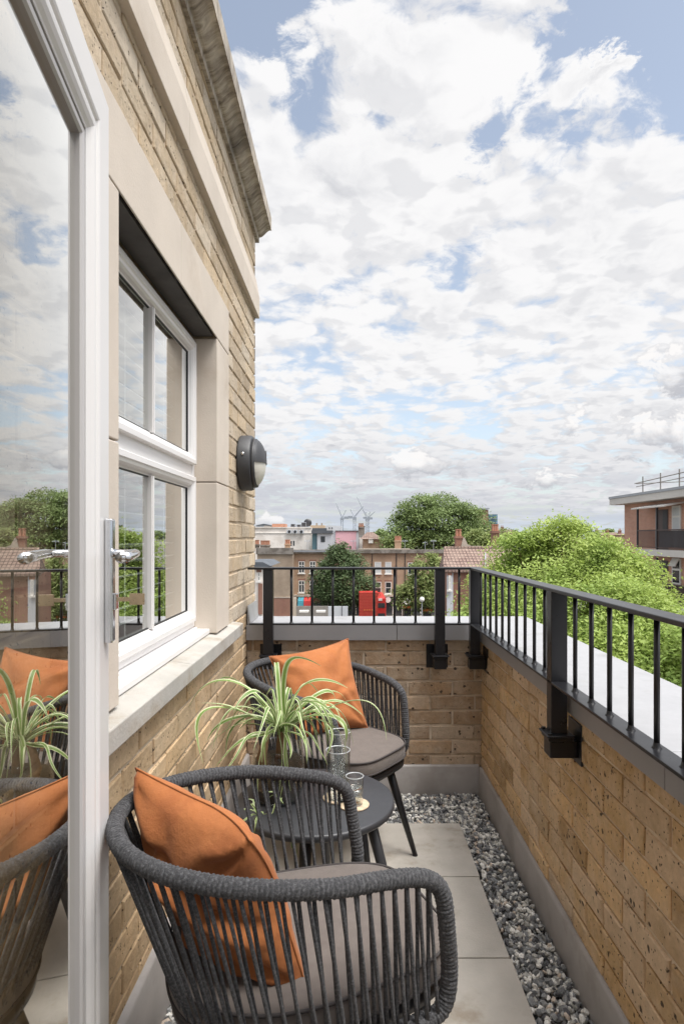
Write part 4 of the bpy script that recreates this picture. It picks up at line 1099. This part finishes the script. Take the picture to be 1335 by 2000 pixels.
mb = MB(); a = [P(702, 1052.8, Y-.4), P(748, 1053.6, Y-.4), P(744, 1051, Y+8), P(706, 1051, Y+8)]; r0, r1 = P(716, 1039.5, Y+3), P(728, 1039, Y+3)
mb.add([*a, r0, r1], [(0, 1, 5, 4), (1, 2, 5), (2, 3, 4, 5), (3, 0, 4), (3, 2, 1, 0)]); mb.build('roof', 'pantiles', rb_)
bx('dormer', 'paint_white', rb_, 719, 728, 1052, 1061, Y, .1, pr=.3); house_window(rb_, 740.5, 747, 1072, 1078, Y-1, 'sash')
chimney(rb_, 700, 710, 1029, 1045, Y+6, 3, 'grey_parapet')
for x0, x1, t_, Yd, m_, lab in ((700, 712, 1028, 240, 'fence_grey', 'hazy grey block of chimneys under the middle crane'), (742, 765, 1052, 150, 'old_red_brick', 'low reddish house left of the tall leafy tree'), (500, 530, 1026, 260, 'render_grey', 'distant low grey block beyond the cream building')):
    h = thing('distant_house', lab, 'house', P((x0+x1)/2, 1090, Yd)); bx('wall', m_, h, x0, x1, t_, 1100, Yd, 10)
    b = MB(); b.extrude([(PX(x0-1, Yd), PZ(t_, Yd)), (PX(x1+1, Yd), PZ(t_, Yd)), (PX((x0+x1)/2, Yd), PZ(t_-3, Yd))], lambda p, Y=Yd: (p[0], Y-.3, p[1]), lambda p, Y=Yd: (p[0], Y+10, p[1])); b.build('roof', 'slate_dark', h)

# ---- tiled house centre-right
th_ = thing('tile_roofed_house', 'red pantiled house with chimney and raised gable just left of the lime-green tree', 'house', P(925, 1258, 50)); Y = 50
mb = MB(); e0, e1 = P(866.5, 1114, Y), P(985, 1114, Y); r0, r1 = P(869, 1070, Y+4.2), P(1000, 1070, Y+4.2)
r0 = (r0[0], Y+4.2, PZ(1070, Y+4.2)); d_ = .18
mb.add([e0, e1, r1, r0, (e0[0], e0[1], e0[2]-d_), (e1[0], e1[1], e1[2]-d_), (r1[0], r1[1]+4, e1[2]-d_), (r0[0], r0[1]+4, e0[2]-d_)], [(0, 1, 2, 3), (4, 7, 6, 5), (0, 4, 5, 1), (3, 2, 6, 7), (0, 3, 7, 4), (1, 5, 6, 2)])
mb.build('roof', 'pantiles', th_)
mb = MB(); mb.tube([(e0[0]-.03, Y-.02, e0[2]+.02), (r0[0]-.03, Y+4.2, r0[2]+.04)], .10, 6); mb.tube([(r0[0], Y+4.2, r0[2]+.02), (r1[0], Y+4.2, r1[2]+.02)], .12, 6); mb.build('ridge_tiles', 'pantiles', th_)
bx('wall', 'old_red_brick', th_, 872, 985, 1117.8, 1259, Y+.3, 7); bx('rendered_corner', 'render_grey', th_, 872, 884, 1117.8, 1259, Y+.25, .06, pr=.1)
house_window(th_, 875, 880, 1124, 1152, Y+.1, 'sash')
chimney(th_, 890, 902, 1047, 1075, Y+4.4, 2, 'old_red_brick')
bx('ridge_wall', 'stone_trim', th_, 903, 975, 1066.5, 1070, Y+4.6, .3)
b = MB(); b.extrude([(PX(899, Y+4.5), PZ(1070, Y+4.5)), (PX(903, Y+4.5), PZ(1050, Y+4.5)), (PX(906, Y+4.5), PZ(1050, Y+4.5)), (PX(912, Y+4.5), PZ(1063, Y+4.5)), (PX(922, Y+4.5), PZ(1067, Y+4.5)), (PX(922, Y+4.5), PZ(1070, Y+4.5))], lambda p: (p[0], Y+4.35, p[1]), lambda p: (p[0], Y+4.9, p[1])); b.build('raised_gable', 'stone_trim', th_)
b = MB(); b.tube([P(947.5, 1112, Y-.1), P(947.5, 1080, Y+2)], .05, 6); b.build('vent_pipe', 'roof_metal', th_)
chimney(th_, 962, 974, 1037, 1068, Y+5, 3, 'old_red_brick')

# ---- block with blue glazing beyond the big tree
gt = thing('glass_tower', 'brick and blue glass block rising behind the tall leafy tree', 'building', P(952, 1100, 230)); Y = 230
bx('brick_core', 'old_red_brick', gt, 930, 953, 996, 1100, Y, 10); bx('roof_slab', 'roof_metal', gt, 918, 955, 992, 994.5, Y-1, 12); bx('glazed_wing', 'blue_glass', gt, 953.2, 971, 1004, 1100, Y+1, 9)
for k in range(5): bx('floor_band', 'roof_metal', gt, 933 if k > 2 else 953.2, 971.5, 1004+k*8, 1005+k*8, Y-.3, 1)

# ---- distant rooftops right of the tree
for x0, x1, t_, Yd, lab, rf in ((1112, 1136, 1036, 150, 'red brick chimneyed house poking over the tree, left of the far rooftops', 'old_red_brick'), (1160, 1222, 1040, 210, 'long distant red roof row left of the flats', 'old_red_brick'), (1185, 1222, 1057, 120, 'grey slate roof low beside the flats', 'slate_dark'), (975, 1000, 1034, 260, 'tiny distant brown roof left of the lime-green tree', 'old_red_brick')):
    h = thing('distant_house', lab, 'house', P((x0+x1)/2, 1100, Yd)); bx('wall', 'terrace_brick', h, x0, x1, t_+4, 1120, Yd, 8)
    b = MB(); b.extrude([(Yd-.4, PZ(t_+5, Yd)), (Yd+4, PZ(t_, Yd+4)), (Yd+8.4, PZ(t_+5, Yd))], lambda p: (PX(x0-1, Yd), p[0], p[1]), lambda p: (PX(x1+1, Yd), p[0], p[1])); b.build('roof', rf if rf == 'slate_dark' else 'pantiles', h)
    chimney(h, x0+3, x0+8, t_-5, t_+3, Yd+2, 2, 'old_red_brick')
    if x1-x0 > 40: chimney(h, x1-14, x1-9, t_-4, t_+3, Yd+2, 2, 'old_red_brick'); chimney(h, x0+24, x0+29, t_-3, t_+3, Yd+2, 2, 'old_red_brick')

# ---- cranes
def crane(px, py_top, tip, Yc, label, ctr=10):
    base = (PX(px, Yc), Yc, GZ); root = thing('tower_crane', label, 'crane', base, 'tower cranes on the skyline')
    x, y = base[0], Yc; zt_ = PZ(py_top, Yc); b = MB(); w = 1.1
    for sx in (-1, 1):
        for sy in (-1, 1): b.tube([(x+sx*w, y+sy*w, GZ), (x+sx*w, y+sy*w, zt_)], .26, 4)
    z = 2
    while z < zt_-2: b.tube([(x-w, y-w, z), (x+w, y-w, z+2.2)], .16, 4); b.tube([(x+w, y-w, z+2.2), (x-w, y-w, z+4.4)], .16, 4); z += 4.4
    b.build('mast', 'crane_steel', root)
    b = MB(); tx, tz = PX(tip[0], Yc), PZ(tip[1], Yc)
    for o in (-.7, .7): b.tube([(x, y+o, zt_), (tx, y+o, tz)], .22, 4)
    b.tube([(x, y, zt_+1.6), (tx, y, tz+.3)], .2, 4)
    for k in range(12):
        t_ = k/12; xa, za = x+(tx-x)*t_, zt_+(tz-zt_)*t_; t2 = (k+.5)/12; b.tube([(xa, y, za), (x+(tx-x)*t2, y, zt_+1.6+(tz+.3-zt_-1.6)*t2)], .14, 4)
    b.build('jib', 'crane_steel', root)
    s_ = 1 if tx < x else -1; b = MB()
    b.box(x-1.8, x+1.8, y-1.5, y+1.5, zt_-2, zt_+.5); b.box(x+s_*2, x+s_*6.5, y-1.2, y+1.2, zt_-.8, zt_+1.6); b.tube([(x, y, zt_), (x+s_*4, y, zt_+8)], .3, 4); b.tube([(x+s_*4, y, zt_+8), (tx*.55+x*.45, y, tz*.55+zt_*.45)], .12, 4); b.build('counter_jib', 'crane_steel', root)
crane(667.5, 1012, (656, 983), 620, 'left tower crane with its jib pointing up to the left'); crane(692, 1011, (709, 989), 600, 'middle tower crane with its jib pointing up to the right')
crane(716, 1013, (697, 971), 700, 'tower crane with the longest jib, leaning left over the middle crane'); crane(719, 1012, (732, 999), 760, 'faint rightmost tower crane with a short jib to the right')

# ---- street things
bus = thing('double_decker_bus', 'red double-decker bus on the street, partly behind the slatted red box', 'bus', P(745, 1254, 80)); Y = 80
bx('body', 'red_paint', bus, 728, 753.5, 1167.5, 1249, Y, 9, bevel=.15); bx('window', 'window_dark', bus, 731, 751.5, 1178, 1187, Y, .1, pr=.05); bx('destination_panel', 'paint_white', bus, 738.5, 746, 1168.8, 1173.5, Y, .1, pr=.05); bx('windscreen', 'window_dark', bus, 731, 751.5, 1198, 1222, Y, .1, pr=.05)
for px in (733, 749):
    c = P(px, 1247, Y+1.4); b = MB(); b.lathe([(0, -.15), (.48, -.15), (.5, 0), (.48, .15), (0, .15)], (c[0], c[1], GZ+.52), 18, 'x'); b.build('wheel', 'shop_dark', bus)
rx_ = thing('red_slatted_box', 'tall bright red slatted box beside the bus on the street', 'kiosk', P(719, 1254, 78)); Y = 78
b = MB(); x0, x1 = PX(701, Y), PX(737.5, Y); z0, z1 = GZ, PZ(1157, Y)
b.box(x0, x1, Y, Y+2.2, z0, z1-.002)
b.build('body', 'red_paint', rx_, bevel=.03)
b = MB(); k = 0; z = z0+.3
while z < z1-.1: b.box(x0+.03, x1-.03, Y-.035, Y-.001, z, z+.10); z += .19
b.build('slats', 'red_slats', rx_)
b = MB()
for k in range(11): b.box(x0+.08+k*.225, x0+.11+k*.225, Y-.05, Y-.036, z0+.2, z1-.2)
b.build('uprights', 'red_slats', rx_)
b = MB()
for k in range(4): c = P(711.5+k*5, 1191.5, Y); b.lathe([(0, -.03), (.09, -.03), (.09, 0)], (c[0], Y-.055, c[2]), 10, 'y')
b.build('dots', 'orange_paint', rx_)
hw = thing('hoarding_fence', 'low weathered grey fence panels in front of the shops beneath the dark tree', 'fence', P(630, 1250, 62)); Y = 62
bx('panel', 'fence_grey', hw, 576, 640, 1184, 1262, Y, .15); bx('panel', 'render_grey', hw, 640.5, 679, 1184.5, 1262, Y, .15); bx('post', 'shop_dark', hw, 667, 668, 1183, 1262, Y, .2, pr=.06)
pier = bx('pier', 'stone_trim', hw, 572, 578, 1168, 1262, Y-.2, .5)
for x0 in (584, 617): tag(bx('picnic_table', 'paint_white', None, x0, x0+18, 1193.5, 1196.5, 58, .8), 'pale bench top before the %s' % ('left fence panel' if x0 < 600 else 'right of the two fence panels'), 'bench', 'benches before the fence')
lp = thing('street_lamp', 'globe-headed street lamp in front of the small green tree', 'lamp', P(823.5, 1256, 72)); Y = 72
b = MB(); c = P(823.5, 1256, Y); zl = PZ(1171, Y); b.tube([(c[0], Y, GZ), (c[0], Y, zl-.2)], [.09, .05], 8); b.build('pole', 'roof_metal', lp)
b = MB(); b.lathe([(0, -.32), (.2, -.25), (.32, 0), (.2, .25), (0, .32)], (c[0], Y, zl), 14); b.build('globe', 'paint_white', lp, smooth=True)
for px0, px1, top, m_, lab in ((787, 803, 1184, 'orange_paint', 'orange street stall left of the globe lamp'), (825, 843, 1190, 'orange_paint', 'bright orange street barrier right of the globe lamp')):
    s_ = thing('market_stall', lab, 'stall', P((px0+px1)/2, 1256, 75)); bx('canopy', m_, s_, px0, px1, top, top+4, 75, 2); bx('counter', 'shop_dark', s_, px0+1, px1-1, top+8, 1256, 75.3, 1.2)
    for q in (px0+.6, px1-.6): bx('post', 'stone_trim', s_, q-.4, q+.4, top+4, 1256, 75.1, .1)

# ---- block of flats on the right
fl = thing('block_of_flats', 'red brick block of flats with balconies, white roof fascia and rooftop rail at the right', 'building', (17, 38, GZ))
XF = 17.0; Y1 = 38.0; Y0 = 17.0
mb = MB(); mb.box(XF, XF+10, Y0, Y1, GZ, 3.24); mb.build('wall', 'red_brick', fl)
mb = MB(); mb.box(16.3, XF+10.5, Y0-.5, Y1+.55, 3.245, 3.62); mb.build('roof_fascia', 'fascia_cream', fl)
mb = MB(); mb.box(16.26, XF+10.5, Y0-.5, Y1+.6, 3.622, 3.76); mb.build('roof_edge', 'roof_metal', fl)
for zs_ in (.25, -2.50, -5.25, -8.0):
    mb = MB(); mb.box(16.2, XF-.004, Y0, 34.75, zs_, zs_+.34); mb.build('balcony_slab', 'fascia_cream', fl)
    zf = zs_+.34
    mb = MB(); mb.box(16.22, 16.27, Y0, 34.72, zf+1.0, zf+1.06); mb.box(16.225, 16.265, Y0, 34.72, zf+.08, zf+.12); mb.box(16.22, XF-.01, 34.67, 34.72, zf+1.0, zf+1.06)
    y = 34.65
    while y > 26: mb.box(16.235, 16.255, y-.01, y+.01, zf+.12, zf+1.0); y -= .11
    rl = mb.build('balcony_rail', 'brown_paint', fl)
    mb = MB(); mb.box(16.29, 16.30, 26, 32.3, zf+.14, zf+.98); mb.build('infill_panel', 'slate_dark' if zs_ > 0 else 'brown_paint', rl)
    for y in (34.68, 32.5, 29.4, 26.4): mb = MB(); mb.box(16.215, 16.30, y-.05, y+.05, zf, zf+2.36); mb.build('balcony_post', 'shop_dark', fl)
    for y in (33.35, 27.5):
        mb = MB(); mb.box(XF-.03, XF-.003, y-.58, y+.55, zf, zf+2.15); o = mb.build('door', 'brown_paint' if y > 30 else 'shop_dark', fl)
        mb = MB(); mb.box(XF-.04, XF-.031, y-.50, y-.05, zf+.05, zf+2.1); mb.build('dark_opening', 'shop_dark', o)
        mb = MB(); mb.box(XF-.05, XF-.042, y+.55, y+.70, zf, zf+2.2); mb.build('door_frame', 'render_grey', o)
    for y in (31.9, 29.6, 25.6):
        mb = MB(); mb.box(XF-.06, XF-.004, y-.42, y+.42, zf+.95, zf+2.3); o = mb.build('window', 'paint_white', fl)
        mb = MB(); mb.box(XF-.065, XF-.061, y-.33, y+.33, zf+1.05, zf+1.68); mb.box(XF-.065, XF-.061, y-.33, y+.33, zf+1.78, zf+2.2); mb.build('pane', 'window_blind' if zs_ > 0 else 'window_dark', o)
mb = MB(); mb.extrude([(15.95, 2.80), (XF-.004, 2.98), (XF-.004, 3.06), (15.95, 2.88)], lambda p: (p[0], 34.85, p[1]), lambda p: (p[0], 31.2, p[1])); mb.build('balcony_canopy', 'fascia_cream', fl)
mb = MB(); mb.obox((XF-.17, 31.9, -.05), UY, (-.5, 0, -.87), (.87, 0, -.5), .34, .24, .02); mb.build('open_casement', 'paint_white', fl)
rr_ = thing('roof_rail', 'grey scaffold-tube guard rail standing on the flat roof of the flats', 'railing', (16.8, 35, 3.76))
for y in (35.2, 33.2, 31.3, 29.4, 27.4): mb = MB(); mb.tube([(16.8, y, 3.77), (16.8, y, 4.72)], .035, 6); mb.build('post', 'fence_grey', rr_)
mb = MB(); mb.tube([(16.8, 36.2, 4.40), (16.8, 26, 4.62)], .028, 6); mb.tube([(16.8, 36.0, 4.38), (19.5, 34.2, 4.38)], .028, 6); mb.tube([(16.8, 36, 4.2), (16.8, 26, 4.3)], .024, 6); mb.build('rail_tube', 'fence_grey', rr_)

# ---- trees
def leaf_mat(name, a, b, c, trans=.35):
    m = bpy.data.materials.new(name); m.use_nodes = True; t = NT(m.node_tree); bs = t.n['Principled BSDF']
    ri = t.new('ShaderNodeNewGeometry').outputs['Random Per Island']; co = t.new('ShaderNodeTexCoord').outputs['Object']
    base = t.mix(ri, a, b); base = t.mix(t.mapr(t.noise(co, .9, 3, .6), .40, .68), base, c)
    t.l.new(base, bs.inputs['Base Color']); bs.inputs['Roughness'].default_value = .55; bs.inputs['Specular IOR Level'].default_value = .3
    tr = t.new('ShaderNodeBsdfTranslucent'); t.l.new(base, tr.inputs[0]); mx = t.new('ShaderNodeMixShader'); mx.inputs[0].default_value = trans
    t.l.new(bs.outputs[0], mx.inputs[1]); t.l.new(tr.outputs[0], mx.inputs[2]); t.l.new(mx.outputs[0], t.n['Material Output'].inputs[0]); MATS[name] = m
leaf_mat('leaf_lime', (.36, .45, .11), (.44, .53, .15), (.26, .37, .09), .38)
leaf_mat('leaf_plane', (.15, .21, .075), (.25, .32, .12), (.19, .26, .09), .3)
leaf_mat('leaf_dark', (.085, .13, .055), (.15, .20, .085), (.11, .16, .07), .3)
leaf_mat('leaf_olive', (.22, .27, .09), (.32, .36, .13), (.18, .24, .08), .35)
def tree(name, label, base, lobes, ncl, per, lsz, csz, leafm, trunk_r=.3, shell=.55, droop=.25, twigs=True, limbs=9, seed=1, flat=.38, gap=-.22):
    g_ = np.random.default_rng(seed); root = thing(name, label, 'tree', base)
    lob = [(np.array(c, float), np.array(r, float)) for c, r in lobes]; vol = np.array([np.prod(r)**.60 for c, r in lob]); vol /= vol.sum()
    cen = []; nor = []
    while len(cen) < ncl:
        i = g_.choice(len(lob), p=vol); c, r = lob[i]; d = g_.normal(size=3); d /= np.linalg.norm(d)
        if d[2] < -.45 and g_.random() < .6: continue
        k = 1-abs(g_.normal(0, .16)) if g_.random() < shell+.3 else g_.uniform(.35, .95)
        bump = 1+.24*mnoise.noise(Vector(d*2.3+c))+.20*mnoise.noise(Vector(d*6.1+c))
        p = c+d*r*k*bump
        if any((((p-c2)/r2)**2).sum() < .36 for j, (c2, r2) in enumerate(lob) if j != i) and g_.random() < .75: continue
        if mnoise.noise(Vector(p*(.9/csz**.5)*.8)) < gap: continue
        cen.append(p); nor.append(d)
    cen = np.array(cen); nor = np.array(nor); N = ncl*per
    C = np.repeat(cen, per, 0); D = np.repeat(nor, per, 0)
    off = g_.normal(size=(N, 3))*np.array([1, 1, flat])*csz*.5
    off[:, 2] -= droop*(off[:, 0]**2+off[:, 1]**2)/csz
    Pp = C+off
    nn = g_.normal(size=(N, 3))*.55+np.array([0, 0, .85])+D*.35; nn /= np.linalg.norm(nn, axis=1)[:, None]
    tt = np.cross(nn, g_.normal(size=(N, 3))); tt /= np.linalg.norm(tt, axis=1)[:, None]; bb = np.cross(nn, tt)
    sz = lsz*g_.uniform(.6, 1.25, N)[:, None]
    a = Pp-tt*sz; b = Pp+bb*sz*.42-nn*sz*.10; c = Pp+tt*sz-nn*sz*.18; d = Pp-bb*sz*.42-nn*sz*.10
    V = np.stack([a, b, c, d], 1).reshape(-1, 3)-np.array(base); F = np.arange(4*N).reshape(-1, 4)
    me = bpy.data.meshes.new('crown'); me.vertices.add(4*N); me.vertices.foreach_set('co', V.ravel()); me.loops.add(4*N); me.loops.foreach_set('vertex_index', F.ravel().astype(np.int32))
    me.polygons.add(N); me.polygons.foreach_set('loop_start', np.arange(0, 4*N, 4, dtype=np.int32)); me.update(calc_edges=True); me.materials.append(M(leafm))
    o = bpy.data.objects.new('crown', me); COL.objects.link(o); o.parent = root
    m = MB(); cc = np.mean([c for c, r in lob], 0); bs_ = np.array(base, float); top = bs_+(cc-bs_)*.8
    m.tube([bs_, bs_*.5+top*.5+[trunk_r*.5, 0, 0], top], [trunk_r, trunk_r*.8, trunk_r*.45], 9)
    for k in range(limbs*len(lob)):
        j = g_.integers(len(cen)); e = cen[j]-nor[j]*csz*.3; s0 = bs_+(top-bs_)*g_.uniform(.45, 1)
        mid = s0*.45+e*.55+g_.normal(size=3)*.25*csz-[0, 0, .15*csz]
        m.tube(resample([s0, mid*.5+s0*.5+[0, 0, .1], mid, e], max(.3, csz)), trunk_r*.14, 5, caps=False)
    m.build('trunk', 'bark_brown', root, smooth=True)
    return root
L = P
tree('street_tree', 'big fresh lime-green tree filling the view beyond the right railing', (P(1150, 1100, 14)[0], 14, GZ),
     [(L(1045, 1185, 15), (1.4, 1.8, 1.3)), (L(1135, 1190, 15), (1.4, 1.8, 1.3)), (L(1005, 1085, 15.6), (.62, .6, .42)), (L(962, 1108, 15.8), (.45, .6, .36)), (L(1052, 1062, 15.2), (.50, .5, .34)), (L(1212, 1118, 14.2), (.60, .5, .42)), (L(1262, 1165, 13), (.55, .5, .34)), (L(1135, 1062, 14.6), (.55, .5, .36)), (L(1190, 1088, 15), (.5, .5, .34)), (L(1010, 1225, 16), (1.2, 1.5, 1.7)), (L(935, 1300, 14.5), (.9, 1.2, 1.35)), (L(1200, 1240, 13), (1.15, 1.4, 1.25)), (L(1352, 1305, 11), (1.05, 1.4, 1.20)), (L(1110, 1330, 13.5), (2.3, 2.2, 1.9)), (L(1250, 1400, 11.5), (2.2, 2.0, 1.7)), (L(1090, 1100, 15.5), (1.0, 1.4, .5)), (L(1100, 1034, 15.2), (.42, .4, .32)), (L(1030, 1062, 15.4), (.5, .4, .35)), (L(985, 1098, 15.6), (.45, .5, .4)), (L(1160, 1068, 15), (.5, .5, .35)), (L(1280, 1600, 9.5), (2.4, 2.0, 1.7))],
     3600, 74, .050, .62, 'leaf_lime', .22, .6, .24, limbs=9, seed=4, flat=.26, gap=-.035)
tree('plane_tree', 'tall broad leafy tree standing highest on the skyline at the centre', (P(850, 1100, 100)[0], 100, GZ),
     [(L(850, 1035, 100), (5.6, 6, 4.8)), (L(800, 1035, 100), (2.8, 4, 3.6)), (L(895, 1030, 101), (3.2, 4, 3.6)), (L(862, 988, 101), (3.0, 4, 2.2)), (L(815, 992, 99), (2.4, 3.2, 2.0)), (L(905, 1000, 99), (2.0, 3.2, 1.7)), (L(838, 1008, 97), (2.4, 2, 2.0)), (L(928, 1045, 104), (3.2, 3, 3.2)), (L(850, 1070, 100), (7.5, 6, 4))],
     1150, 40, .24, 1.7, 'leaf_plane', .5, .6, .15, limbs=6, seed=5, flat=.32, gap=.04)
tree('conical_tree', 'dark dense conical tree standing in front of the terrace and pink wall', (P(665, 1100, 83)[0], 83, GZ),
     [(L(663, 1112, 83), (2.4, 2.4, 3.2)), (L(668, 1150, 83), (3.7, 3, 3.2)), (L(662, 1084, 83), (1.2, 1.2, 2.2)), (L(640, 1135, 83), (2.0, 2, 2.8)), (L(690, 1118, 83.5), (2.0, 2, 2.8)), (L(706, 1150, 82), (1.9, 2, 2.2)), (L(625, 1160, 83), (1.3, 1.6, 1.8))],
     1300, 18, .19, .85, 'leaf_dark', .3, .6, .3, limbs=5, seed=6)
tree('young_tree', 'loose olive-green young tree rising in front of the terrace behind the globe lamp', (P(822, 1100, 76)[0], 76, GZ),
     [(L(832, 1120, 76), (1.9, 1.8, 2.5)), (L(822, 1155, 76), (2.6, 2.3, 2.4)), (L(795, 1165, 76), (1.6, 1.6, 1.6)), (L(850, 1165, 76), (1.5, 1.5, 2.0)), (L(840, 1098, 76), (1.1, 1.1, 1.2))],
     620, 14, .22, .8, 'leaf_olive', .16, .6, .3, limbs=5, seed=8)
tree('garden_tree', 'small bushy green tree just left of the big skyline tree, over the terrace roof', (P(782, 1100, 96)[0], 96, GZ), [(L(770, 1058, 96), (2.2, 2, 2.2)), (L(790, 1062, 96), (2.0, 2, 1.9))], 240, 12, .28, 1.0, 'leaf_plane', .2, seed=9, limbs=3)
tree('garden_tree', 'pale green trees merging right of the big skyline tree by the chimneys', (P(945, 1100, 92)[0], 92, GZ), [(L(935, 1058, 92), (3.0, 2, 2.0)), (L(978, 1048, 140), (3.0, 2, 2.2)), (L(960, 1062, 95), (2.0, 2, 1.8))], 380, 12, .28, 1.0, 'leaf_olive', .2, seed=10, limbs=3)
tree('garden_tree', 'small dark round tree behind the lime-green crown near the far red roofs', (P(1133, 1100, 125)[0], 125, GZ), [(L(1133, 1035, 125), (1.9, 1.8, 1.2)), (L(1155, 1043, 160), (1.6, 1.5, .8))], 200, 10, .28, .9, 'leaf_dark', .2, seed=12, limbs=2)
for k, (px, w_, Yd) in enumerate(((1000, 30, 380), (1190, 18, 300), (745, 22, 340), (1060, 40, 420))):
    h = (3 if k % 2 else 4)
    tree('distant_tree', ['hazy far tree left of the lime-green crown', 'tiny far tree beside the flats', 'far tree between the hipped roof and the big tree', 'far tree line hidden behind the lime-green crown'][k], (P(px, 1100, Yd)[0], Yd, GZ), [(L(px, 1043, Yd), (w_/1200*Yd*.5, 5, 2.4)), (L(px-w_*.4, 1045, Yd), (w_/1200*Yd*.3, 4, 1.8))], 120, 10, .9, 2.6, 'leaf_plane', .3, seed=20+k, limbs=2)

# scene bookkeeping: helper property not needed any more
for o in bpy.data.objects:
    if '_base' in o: del o['_base']
